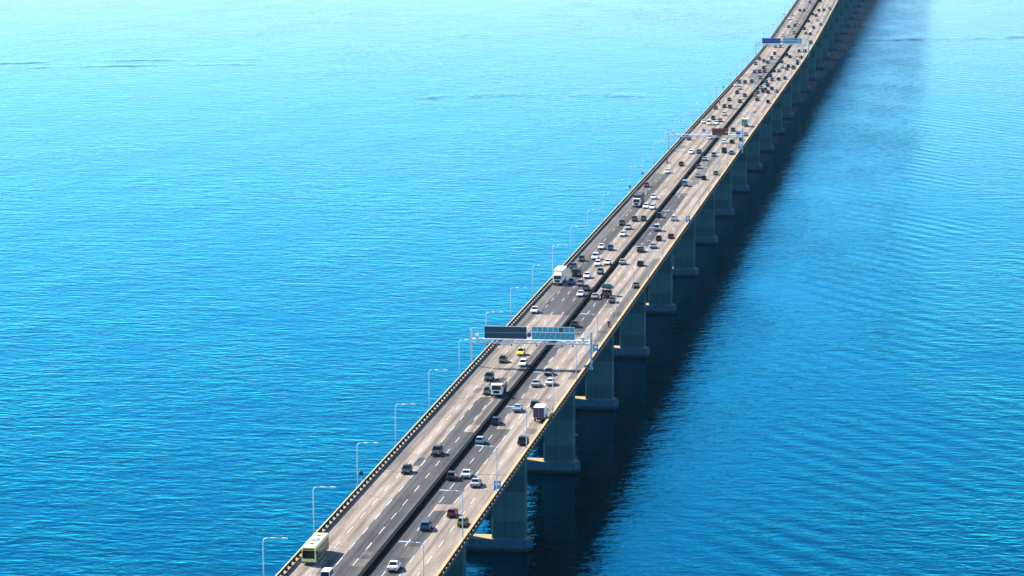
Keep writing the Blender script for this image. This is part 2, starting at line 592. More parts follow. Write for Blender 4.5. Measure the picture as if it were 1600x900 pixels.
# ------------------------------------------------------------------ road surface
road = thing('road', 'worn beige and grey paving of the dual carriageway', 'road')
del road['category']
road['kind'] = 'structure'


def sheet(name, x0, x1, s0, s1, z, mat, edge=0.0):
    """a thin paving sheet; edge > 0 roughens its long sides"""
    mb = MB()
    st = stations(s0, s1) if not edge else [s0 + (s1 - s0) * i / max(2, int((s1 - s0) / 6)) for i in range(max(2, int((s1 - s0) / 6)) + 1)]
    rows = []
    for q in st:
        zz = ZD + prof(q) + z
        a, b = x0 + random.uniform(-edge, edge), x1 + random.uniform(-edge, edge)
        rows.append([(a, q, zz), (b, q, zz)])
    vs_, fs = [], []
    for r in rows:
        vs_ += r
    for i in range(len(rows) - 1):
        fs.append((2 * i, 2 * i + 1, 2 * i + 3, 2 * i + 2))
    return mb.add(vs_, fs).build(name, mat, road)


sheet('left_carriageway', -12.47, -0.663, S_NEAR, S_FAR, 0.0, M['beige'])
sheet('right_carriageway', 1.283, 12.47, S_NEAR, S_FAR, 0.0, M['beige'])
PATCHES = [
    # left carriageway (traffic towards the viewer)
    ('grey', -5.75, -2.75, 440, 676), ('grey', -2.75, -0.67, 440, 640), ('midgrey', -2.3, -0.67, 690, 762),
    ('midgrey', -12.4, -10.6, 596, 740), ('grey', -6.2, -3.2, 690, 700), ('midgrey', -2.4, -0.67, 640, 690),
    ('grey', -9.0, -0.67, 793, 842), ('midgrey', -12.4, -9.0, 745, 842), ('midgrey', -2.6, -0.67, 762, 793),
    ('grey', -9.2, -5.9, 852, 1120), ('midgrey', -12.4, -9.2, 842, 1120), ('midgrey', -2.1, -0.67, 1140, 1290),
    ('midgrey', -12.4, -11.2, 1120, 1500), ('midgrey', -5.2, -1.0, 1500, 1660), ('midgrey', -8.4, -5.2, 1540, 1600),
    ('midgrey', -6.0, -0.67, 1780, 2240), ('midgrey', -12.4, -10.6, 1750, 2300),
    # right carriageway (traffic away)
    ('grey', 1.29, 6.0, 440, 640), ('grey', 1.29, 3.4, 640, 760), ('midgrey', 10.2, 12.4, 700, 742),
    ('grey', 1.29, 5.9, 760, 828), ('midgrey', 9.6, 12.4, 752, 900), ('grey', 1.29, 5.6, 925, 1060),
    ('midgrey', 2.6, 6.3, 1085, 1180), ('midgrey', 10.3, 12.4, 1900, 2300),
    ('midgrey', 1.29, 2.2, 1180, 1500),
]
for i, (mt, x0, x1, s0, s1) in enumerate(PATCHES):
    if abs(x1 + 0.67) < 0.02:
        x1 = -0.35
    if abs(x0 - 1.29) < 0.02:
        x0 = 0.95
    sheet('asphalt_patch', x0, x1, s0, s1, 0.004 if i % 2 else 0.0065, M[mt], 0.16)
# small later repairs scattered over the lanes
rng = random.Random(21)
for i in range(70):
    q = rng.uniform(480, 1750)
    lane = rng.choice(LANES_L + LANES_R)
    w, ln = rng.uniform(0.5, 1.4), rng.uniform(2.5, 11.0)
    xc = lane + rng.uniform(-0.6, 0.6)
    x0, x1 = xc - w, xc + w
    if lane < 0:
        x0, x1 = max(x0, -12.4), min(x1, -0.7)
    else:
        x0, x1 = max(x0, 1.32), min(x1, 12.4)
    sheet('repair_patch', x0, x1, q, q + ln, 0.0088 + 0.00002 * i, M[rng.choice(('grey', 'midgrey', 'midgrey', 'beige'))], 0.12)
# lane lines: each broken line one part
for x, ph in ((-8.5, 528.6), (-5.72, 528.4), (-2.9, 528.8), (3.3, 519.9), (6.08, 531.9), (9.12, 531.8)):
    mb = MB()
    s = ph - 12 * 20
    while s < 2700:
        if random.random() > (0.02 if s < 800 else 0.25 if s < 1000 else 0.55):
            j = random.uniform(-0.25, 0.25)
            a, b = s + j, s + j + 5.3
            za, zb = ZD + prof(a) + 0.0135, ZD + prof(b) + 0.0135
            mb.add([(x - .068, a, za), (x + .068, a, za), (x + .068, b, zb), (x - .068, b, zb)], [(0, 1, 2, 3)])
        s += 12.0
    o = mb.build('lane_line', M['paint'], road)
    o['kind'] = 'stuff'
# deck joints
for k in range(0, 30):
    s = 594.0 + 80.0 * k if k else 594.0
    for x0, x1 in ((-12.44, -0.67), (1.29, 12.44)):
        sheet('deck_joint', x0, x1, s - 0.14, s + 0.14, 0.0165, M['joint'])

# ------------------------------------------------------------------ number words for labels
ORD = ['first', 'second', 'third', 'fourth', 'fifth', 'sixth', 'seventh', 'eighth', 'ninth', 'tenth', 'eleventh', 'twelfth',
       'thirteenth', 'fourteenth', 'fifteenth', 'sixteenth', 'seventeenth', 'eighteenth', 'nineteenth', 'twentieth']
TENS = {2: 'twenty', 3: 'thirty', 4: 'forty', 5: 'fifty'}


def ordinal(n):
    if n <= 20:
        return ORD[n - 1]
    t, u = divmod(n, 10)
    if u == 0:
        return TENS[t][:-1] + 'ieth'
    return TENS[t] + '-' + ORD[u - 1]


# ------------------------------------------------------------------ lamp posts
H_LAMP = 8.4
pole_me = MB().tube([(0, 0, 0), (0, 0, 4), (0, 0, H_LAMP - 0.6), (0.18, 0, H_LAMP - 0.15), (0.6, 0, H_LAMP), (1.2, 0, H_LAMP + 0.02)],
                    [0.105, 0.095, 0.08, 0.075, 0.07, 0.065], 8).build_mesh('pole', M['galv'], True)
arm_me = MB().tube([(1.2, 0, H_LAMP + 0.02), (3.1, 0, H_LAMP + 0.05)], [0.08, 0.07], 8).build_mesh('arm', M['galv'], True)
head_me = MB().rings([[(3.0, -.10, H_LAMP), (3.0, .10, H_LAMP), (3.0, .09, H_LAMP + .12), (3.0, -.09, H_LAMP + .12)],
                      [(3.35, -.20, H_LAMP - .02), (3.35, .20, H_LAMP - .02), (3.35, .16, H_LAMP + .17), (3.35, -.16, H_LAMP + .17)],
                      [(4.0, -.13, H_LAMP + .02), (4.0, .13, H_LAMP + .02), (4.0, .09, H_LAMP + .11), (4.0, -.09, H_LAMP + .11)]]).build_mesh('lamp_head', M['galv'])
lens_me = MB().box(3.25, 3.85, -.11, .11, H_LAMP - .05, H_LAMP - .012).build_mesh('lens', M['lamp_glass'])
base_me = MB().box(-.19, .19, -.22, .22, -0.012, 0.06).build_mesh('base_bracket', M['galv'])
k = 0
s = 493.8
while s < 2480:
    for sg, side in ((-1, 'left'), (1, 'right')):
        lp = thing('lamp_post', 'slender grey lamp post with arm over the road, %s along the %s parapet from below' % (ordinal(k + 1), side),
                   'lamp post', (13.02 * sg, s, ZD + prof(s) + 1.12), 'lamp posts along the %s parapet' % side, math.pi if sg > 0 else 0.0)
        lp.rotation_euler = (random.uniform(-.006, .006), random.uniform(-.006, .006), lp.rotation_euler.z)
        link('base_bracket', base_me, lp)
        link('pole', pole_me, lp)
        link('arm', arm_me, lp)
        h = link('lamp_head', head_me, lp)
        link('lens', lens_me, h)
    k += 1
    s += 40.0


# ------------------------------------------------------------------ vehicles
def quad_slab(mb, pts, t=0.02):
    """thin pane from four points, pushed out along its normal by t"""
    p = [Vector(q) for q in pts]
    n = (p[1] - p[0]).cross(p[3] - p[0]).normalized() * t
    return mb.add([*p, *[q + n for q in p]], [(3, 2, 1, 0), (4, 5, 6, 7), (0, 1, 5, 4), (1, 2, 6, 5), (2, 3, 7, 6), (3, 0, 4, 7)])


def lerp(a, b, t):
    return tuple(x + (y - x) * t for x, y in zip(a, b))


def inset(p, u0, u1, v0, v1):
    """sub-quad of p (0 bl, 1 br, 2 tr, 3 tl)"""
    def at(u, v):
        return lerp(lerp(p[0], p[1], u), lerp(p[3], p[2], u), v)
    return [at(u0, v0), at(u1, v0), at(u1, v1), at(u0, v1)]


def wheel_meshes(r, w):
    tm = MB().rings([[(x, rr * math.cos(a), rr * math.sin(a)) for a in [2 * math.pi * i / 14 for i in range(14)]]
                     for x, rr in ((-w / 2, r * .86), (-w / 2 * .8, r), (w / 2 * .8, r), (w / 2, r * .86))])
    rim = MB().rings([[(x, rr * math.cos(a), rr * math.sin(a)) for a in [2 * math.pi * i / 10 for i in range(10)]]
                      for x, rr in ((-w / 2 - .012, r * .5), (-w / 2 - .006, r * .62), (w / 2 + .006, r * .62), (w / 2 + .012, r * .5))])
    return tm.build_mesh('wheel', M['tyre']), rim.build_mesh('rim', M['rim'])


CAR_WHEEL = wheel_meshes(0.32, 0.21)
BIG_WHEEL = wheel_meshes(0.50, 0.30)


def car_kind(L, W, H, hood, trunk, cab, belt=0.92, hoodz=0.86, trunkz=0.92, clear=0.22, open_bed=False):
    """meshes of one car kind; local +Y is forward, origin on the road under its middle.
    hood/trunk: lengths of the front and rear decks at belt height; cab: (front rake, rear rake) in metres"""
    hw = W / 2
    yf, yr = L / 2, -L / 2
    stns = [(yr, .42, trunkz * .80, .86), (yr + .10, .30, trunkz * .97, .95), (yr + .35, clear, trunkz, .99),
            (yr + trunk, clear, belt, 1.0), (0, clear, belt, 1.0), (yf - hood, clear, belt, 1.0),
            (yf - .55, clear, hoodz, .98), (yf - .15, .26, hoodz * .84, .92), (yf, .36, hoodz * .70, .82)]
    rings_ = []
    for y, zb, zt, k in stns:
        w = hw * k
        zm = zb + (zt - zb) * .55
        rings_.append([(-w * .90, y, zb), (w * .90, y, zb), (w, y, zm * .8), (w, y, zm), (w * .93, y, zt - .04), (w * .80, y, zt),
                       (-w * .80, y, zt), (-w * .93, y, zt - .04), (-w, y, zm), (-w, y, zm * .8)])
    body = MB().rings(rings_)
    # greenhouse in body colour, glass laid on it
    y0, y1 = yr + trunk, yf - hood
    bw, tw = hw * .91, hw * .72
    b = [(-bw, y0, belt - .03), (bw, y0, belt - .03), (bw, y1, belt - .03), (-bw, y1, belt - .03)]
    t = [(-tw, y0 + cab[1], H), (tw, y0 + cab[1], H), (tw, y1 - cab[0], H), (-tw, y1 - cab[0], H)]
    body.frustum(b, t)
    # roof crown
    body.frustum([(-tw * .97, y0 + cab[1] + .04, H - .005), (tw * .97, y0 + cab[1] + .04, H - .005), (tw * .97, y1 - cab[0] - .04, H - .005), (-tw * .97, y1 - cab[0] - .04, H - .005)],
                 [(-tw * .8, y0 + cab[1] + .2, H + .035), (tw * .8, y0 + cab[1] + .2, H + .035), (tw * .8, y1 - cab[0] - .2, H + .035), (-tw * .8, y1 - cab[0] - .2, H + .035)])
    # mirrors
    for sg in (-1, 1):
        xs = sorted((sg * (bw - .02), sg * (bw + .17)))
        body.box(xs[0], xs[1], y1 - .30, y1 - .20, belt - .01, belt + .13)
    # bumpers and sills
    wsq = [b[2], b[3], t[3], t[2]]
    rwq = [b[0], b[1], t[1], t[0]]
    rsq = [b[1], b[2], t[2], t[1]]
    lsq = [b[3], b[0], t[0], t[3]]
    out = {'body': (body.build_mesh('body', None), 'PAINT', 1)}
    ws = MB(); quad_slab(ws, inset(wsq, .06, .94, .10, .93))
    out['windscreen'] = (ws, 'glass')
    rw = MB(); quad_slab(rw, inset(rwq, .08, .92, .22, .90))
    out['rear_window'] = (rw, 'glass')
    s1, s2 = MB(), MB()
    for mbx, qd in ((s1, rsq), (s2, lsq)):
        quad_slab(mbx, inset(qd, .08, .49, .16, .90), .015)
        quad_slab(mbx, inset(qd, .53, .92, .16, .90), .015)
    out['side_window'] = (s1, 'glass')
    out['side_window.b'] = (s2, 'glass')
    for sg, nm in ((-1, 'a'), (1, 'b')):
        hl = MB(); xs = sorted((sg * hw * .50, sg * hw * .84))
        hl.box(xs[0], xs[1], yf - .22, yf - .01, hoodz * .55, hoodz * .74)
        out['headlight.' + nm] = (hl, 'headlight')
        tl = MB(); xs = sorted((sg * hw * .55, sg * hw * .90))
        tl.box(xs[0], xs[1], yr - .012, yr + .2, trunkz * .56, trunkz * .80)
        out['tail_light.' + nm] = (tl, 'tail')
    bp = MB(); bp.box(-hw * .62, hw * .62, yf - .10, yf + .035, .30, .46)
    out['front_bumper'] = (bp, 'chassis')
    bp = MB(); bp.box(-hw * .70, hw * .70, yr - .035, yr + .15, .32, .48)
    out['rear_bumper'] = (bp, 'chassis')
    if open_bed:
        bd = MB(); bd.box(-hw * .80, hw * .80, yr + .12, yr + trunk - .08, trunkz - .02, trunkz + .012)
        out['load_bed'] = (bd, 'chassis')
    parts = []
    for k_, v in out.items():
        if isinstance(v[0], MB):
            parts.append((k_.split('.')[0], v[0].build_mesh(k_.split('.')[0], M[v[1]]), None))
        else:
            parts.append((k_, v[0], 'PAINT'))
    wb = L * .30
    wheels = [(sx * (hw - .11), sy) for sx in (-1, 1) for sy in (wb, -wb)]
    return dict(L=L, W=W, H=H, parts=parts, wheels=[(x, y, .32) for x, y in wheels], wm=CAR_WHEEL)


def set_paint_slots(kind):
    for nm, me, p in kind['parts']:
        if p == 'PAINT' and not me.materials:
            me.materials.append(M['paint_white'])


def multi(parts, L, W, H, wheels, wm):
    return dict(L=L, W=W, H=H, parts=[(n, mb.build_mesh(n, None if mt == 'PAINT' else M[mt]), 'PAINT' if mt == 'PAINT' else None) for n, mb, mt in parts], wheels=wheels, wm=wm)


def cab_parts(W, y0, y1, z0, z1, deflector=0.0, back=None):
    """a forward-control lorry cab from y0 (rear) to y1 (front)"""
    hw = W / 2
    cabm = MB()
    cabm.rings([[(-hw, y0, z0), (hw, y0, z0), (hw, y0, z1), (-hw, y0, z1)],
                [(-hw, y1 - .25, z0), (hw, y1 - .25, z0), (hw, y1 - .45, z1), (-hw, y1 - .45, z1)]])
    cabm.rings([[(-hw * .97, y1 - .26, z0 + .05), (hw * .97, y1 - .26, z0 + .05), (hw * .97, y1 - .46, z1 - .04), (-hw * .97, y1 - .46, z1 - .04)],
                [(-hw * .9, y1, z0 + .1), (hw * .9, y1, z0 + .1), (hw * .88, y1 - .22, z1 - .12), (-hw * .88, y1 - .22, z1 - .12)]])
    for sg in (-1, 1):
        xs = sorted((sg * (hw + .02), sg * (hw + .28)))
        cabm.box(xs[0], xs[1], y1 - .35, y1 - .22, z0 + (z1 - z0) * .45, z0 + (z1 - z0) * .78)
    if deflector:
        cabm.frustum([(-hw * .9, y0 + .05, z1 - .01), (hw * .9, y0 + .05, z1 - .01), (hw * .8, y1 - .55, z1 - .01), (-hw * .8, y1 - .55, z1 - .01)],
                     [(-hw * .88, y0 + .05, z1 + deflector), (hw * .88, y0 + .05, z1 + deflector), (hw * .6, y0 + .35, z1 + deflector), (-hw * .6, y0 + .35, z1 + deflector)])
    zc = z0 + .1
    fq = [(hw * .9, y1, zc), (-hw * .9, y1, zc), (-hw * .88, y1 - .22, z1 - .12), (hw * .88, y1 - .22, z1 - .12)]
    ws = MB(); quad_slab(ws, inset(fq, .05, .95, .48, .93), .02)
    gr = MB(); quad_slab(gr, inset(fq, .2, .8, .10, .38), .02)
    out = [('cab', cabm, 'PAINT'), ('windscreen', ws, 'glass'), ('grille', gr, 'chassis')]
    for sg in (-1, 1):
        hl = MB(); u = (.04, .17) if sg > 0 else (.83, .96)
        quad_slab(hl, inset(fq, u[0], u[1], .06, .22), .03)
        out.append(('headlight', hl, 'headlight'))
        sw = MB()
        x = sg * hw
        pts = [(x, y0 + .35, z0 + (z1 - z0) * .5), (x, y1 - .42, z0 + (z1 - z0) * .5), (x, y1 - .52, z1 - .2), (x, y0 + .35, z1 - .2)]
        if sg < 0:
            pts = [pts[1], pts[0], pts[3], pts[2]]
        quad_slab(sw, pts, .015)
        out.append(('side_window', sw, 'glass'))
    bm_ = MB(); bm_.box(-hw * .96, hw * .96, y1 - .3, y1 + .04, z0 - .32, z0 + .03)
    out.append(('bumper', bm_, 'chassis'))
    return out


def tail_pair(W, y, z):
    out = []
    for sg in (-1, 1):
        xs = sorted((sg * W * .34, sg * W * .45))
        out.append(('tail_light', MB().box(xs[0], xs[1], y - .06, y + .02, z, z + .18), 'tail'))
    return out


KIND = {}
KIND['sedan'] = car_kind(4.45, 1.76, 1.44, 1.25, .95, (.75, .60))
KIND['hatchback'] = car_kind(3.95, 1.70, 1.50, 1.05, .22, (.75, .42), belt=.95)
KIND['suv'] = car_kind(4.45, 1.86, 1.72, 1.25, .18, (.60, .35), belt=1.08, hoodz=1.02, trunkz=1.06, clear=.28)
KIND['van'] = car_kind(4.6, 1.90, 1.98, .75, .12, (.70, .20), belt=1.12, hoodz=1.0, trunkz=1.1, clear=.26)
KIND['pickup'] = car_kind(5.1, 1.86, 1.76, 1.35, 1.75, (.60, .25), belt=1.08, hoodz=1.04, trunkz=1.05, clear=.30, open_bed=True)
CARS = set(KIND)


def box_truck(L, W, zc, zbox, boxmat, deflector=0.0, doors=True):
    y1 = L / 2
    yc = y1 - 1.85
    parts = cab_parts(W * .96, yc, y1, .62, zc, deflector)
    bx = MB(); bx.box(-W / 2, W / 2, -L / 2, yc - .12, 1.02, zbox)
    parts.append(('cargo_box', bx, boxmat))
    tr = MB()
    for sg in (-1, 1):
        xs = sorted((sg * (W / 2 - .10), sg * (W / 2 + .012)))
        tr.box(xs[0], xs[1], -L / 2 - .012, -L / 2 + .08, 1.0, zbox + .012)
    tr.box(-W / 2 + .1, W / 2 - .1, -L / 2 - .012, -L / 2 + .08, zbox - .12, zbox + .012)
    parts.append(('door_frame', tr, doors if isinstance(doors, str) else 'PAINT'))
    if doors:
        for sg in (-1, 1):
            d = MB(); xs = sorted((sg * .02, sg * (W / 2 - .12)))
            d.box(xs[0], xs[1], -L / 2 - .03, -L / 2, 1.06, zbox - .14)
            parts.append(('rear_door', d, doors if isinstance(doors, str) else boxmat))
    ch = MB(); ch.box(-.45, .45, -L / 2 + .1, y1 - .4, .55, 1.0)
    parts.append(('chassis', ch, 'chassis'))
    parts += tail_pair(W, -L / 2, .72)
    whs = [(sx * (W / 2 - .17), y, .5) for sx in (-1, 1) for y in (y1 - .95, -L / 2 + 1.5) + ((-L / 2 + 2.65,) if L > 8 else ())]
    return multi(parts, L, W, zbox, whs, BIG_WHEEL)


M['rear_door_purple'] = simple('dark_plum_door', (0.05, 0.03, 0.07), 0.5)
M['trailer_dark'] = simple('dark_trailer', (0.02, 0.022, 0.026), 0.55)
M['teal_door'] = simple('teal_door', (0.03, 0.22, 0.25), 0.5)
KIND['big_truck'] = box_truck(10.5, 2.5, 2.9, 3.9, 'PAINT', .6)
KIND['dark_trailer_truck'] = box_truck(13.0, 2.5, 2.9, 3.8, 'trailer_dark', 0.0)
KIND['box_truck'] = box_truck(6.4, 2.25, 2.35, 3.15, 'PAINT')
KIND['plum_truck'] = box_truck(6.4, 2.25, 2.35, 3.15, 'PAINT', 0.0, 'rear_door_purple')
KIND['teal_truck'] = box_truck(6.4, 2.25, 2.35, 3.15, 'PAINT', 0.0, 'teal_door')
# flatbed with stake sides
L_ = 8.2
pr = cab_parts(2.4, L_ / 2 - 1.9, L_ / 2, .62, 2.85)
pr.append(('flatbed', MB().box(-1.22, 1.22, -L_ / 2, L_ / 2 - 2.05, 1.02, 1.2), 'chassis'))
for sg in (-1, 1):
    st_ = MB()
    for i in range(7):
        y = -L_ / 2 + .1 + i * .95
        xs = sorted((sg * 1.12, sg * 1.2))
        st_.box(xs[0], xs[1], y, y + .09, 1.203, 2.35)
    for z in (1.5, 1.9, 2.28):
        xs = sorted((sg * 1.201, sg * 1.24))
        st_.box(xs[0], xs[1], -L_ / 2, L_ / 2 - 2.1, z, z + .14)
    pr.append(('stake_side', st_, 'trailer_dark'))
pr.append(('headboard', MB().box(-1.2, 1.2, L_ / 2 - 2.14, L_ / 2 - 2.06, 1.203, 2.8), 'trailer_dark'))
pr.append(('chassis', MB().box(-.45, .45, -L_ / 2 + .1, L_ / 2 - .4, .55, 1.015), 'chassis'))
pr += tail_pair(2.4, -L_ / 2, .75)
KIND['flatbed_truck'] = multi(pr, L_, 2.44, 2.85, [(sx * 1.03, y, .5) for sx in (-1, 1) for y in (L_ / 2 - .95, -L_ / 2 + 1.4, -L_ / 2 + 2.5)], BIG_WHEEL)
# small dark flatbed
L_ = 5.6
pr = cab_parts(2.0, L_ / 2 - 1.6, L_ / 2, .55, 2.2)
pr.append(('flatbed', MB().box(-1.02, 1.02, -L_ / 2, L_ / 2 - 1.72, .9, 1.35), 'chassis'))
pr.append(('chassis', MB().box(-.4, .4, -L_ / 2 + .1, L_ / 2 - .4, .5, .895), 'chassis'))
pr += tail_pair(2.0, -L_ / 2, .7)
KIND['small_truck'] = multi(pr, L_, 2.04, 2.2, [(sx * .86, y, .5) for sx in (-1, 1) for y in (L_ / 2 - .9, -L_ / 2 + 1.2)], BIG_WHEEL)
# tractor unit without its trailer
L_ = 6.2
pr = cab_parts(2.5, L_ / 2 - 2.2, L_ / 2, .75, 2.9, .25)
pr.append(('chassis', MB().box(-.5, .5, -L_ / 2, L_ / 2 - 2.25, .6, 1.0).box(-1.15, -.55, -.2, .8, .5, 1.0), 'chassis'))
pr.append(('rear_wall', MB().box(-1.12, 1.12, L_ / 2 - 2.25, L_ / 2 - 2.204, .8, 2.25), 'paint_maroon'))
pr.append(('rear_crossmember', MB().box(-1.1, 1.1, -L_ / 2 - .12, -L_ / 2 - .055, .62, 1.0), 'paint_maroon'))
pr.append(('fifth_wheel', MB().cyl((0, -L_ / 2 + 1.4, 1.08), (0, 0, 1), .5, .14), 'chassis'))
for sg in (-1, 1):
    xs = sorted((sg * .75, sg * 1.22))
    pr.append(('mudguard', MB().box(xs[0], xs[1], -L_ / 2 - .05, -L_ / 2 + .03, .5, 1.05), 'paint_red'))
pr += tail_pair(2.2, -L_ / 2 - .06, 1.06)
KIND['tractor_unit'] = multi(pr, L_, 2.5, 3.6, [(sx * 1.05, y, .5) for sx in (-1, 1) for y in (L_ / 2 - 1.2, -L_ / 2 + .8, -L_ / 2 + 1.95)], BIG_WHEEL)
# city bus
L_, W_ = 11.2, 2.5
hw = W_ / 2
bus_b = MB()
sec = lambda y, k, zt: [(-hw * k, y, .38), (hw * k, y, .38), (hw * k, y, zt - .18), (hw * k - .16, y, zt), (-hw * k + .16, y, zt), (-hw * k, y, zt - .18)]
bus_b.rings([sec(-L_ / 2, .97, 2.98), sec(-L_ / 2 + .2, 1, 3.05), sec(L_ / 2 - .25, 1, 3.05), sec(L_ / 2, .96, 2.95)])
pr = [('body', bus_b, 'PAINT')]
M['bus_green'] = simple('bus_green_band', (0.012, 0.07, 0.035), 0.4)
M['bus_display'] = simple('amber_display', (0.16, 0.04, 0.02), 0.4)
fq = [(hw * .96, L_ / 2, .5), (-hw * .96, L_ / 2, .5), (-hw * .96, L_ / 2, 2.9), (hw * .96, L_ / 2, 2.9)]
pr.append(('windscreen', quad_slab(MB(), inset(fq, .07, .93, .24, .82), .02), 'glass'))
pr.append(('destination_display', quad_slab(MB(), inset(fq, .12, .88, .85, .97), .02), 'bus_display'))
for u in ((.03, .16), (.84, .97)):
    pr.append(('headlight', quad_slab(MB(), inset(fq, u[0], u[1], .06, .16), .02), 'headlight'))
pr.append(('bumper', MB().box(-hw * .95, hw * .95, L_ / 2 - .15, L_ / 2 + .05, .30, .52), 'bus_green'))
for sg in (-1, 1):
    for i in range(7):
        y0 = -L_ / 2 + .5 + i * 1.48
        q4 = [(sg * hw, y0, 1.55), (sg * hw, y0 + 1.36, 1.55), (sg * hw, y0 + 1.36, 2.6), (sg * hw, y0, 2.6)]
        if sg < 0:
            q4 = [q4[1], q4[0], q4[3], q4[2]]
        pr.append(('side_window', quad_slab(MB(), q4, .015), 'glass'))
    q4 = [(sg * hw, -L_ / 2 + .3, .5), (sg * hw, L_ / 2 - .3, .5), (sg * hw, L_ / 2 - .3, 1.5), (sg * hw, -L_ / 2 + .3, 1.5)]
    if sg < 0:
        q4 = [q4[1], q4[0], q4[3], q4[2]]
    pr.append(('side_band', quad_slab(MB(), q4, .012), 'bus_green'))
    xs = sorted((sg * (hw + .05), sg * (hw + .25)))
    pr.append(('mirror', MB().box(xs[0], xs[1], L_ / 2 - .1, L_ / 2 + .1, 1.9, 2.35).tube([(sg * hw, L_ / 2 - .1, 2.5), (sg * (hw + .15), L_ / 2, 2.3)], .025, 6), 'chassis'))
pr.append(('roof_unit', MB().frustum([(-.75, -1.2, 3.04), (.75, -1.2, 3.04), (.75, 1.0, 3.04), (-.75, 1.0, 3.04)], [(-.6, -1.0, 3.22), (.6, -1.0, 3.22), (.6, .8, 3.22), (-.6, .8, 3.22)]), 'rim'))
for y in (2.6, -3.4):
    pr.append(('roof_hatch', MB().box(-.35, .35, y, y + .7, 3.045, 3.10), 'chassis'))
pr += tail_pair(2.4, -L_ / 2, .9)
KIND['bus'] = multi(pr, L_, W_, 3.05, [(sx * 1.12, y, .5) for sx in (-1, 1) for y in (L_ / 2 - 2.6, -L_ / 2 + 3.0)], BIG_WHEEL)
for kd in KIND.values():
    set_paint_slots(kd)

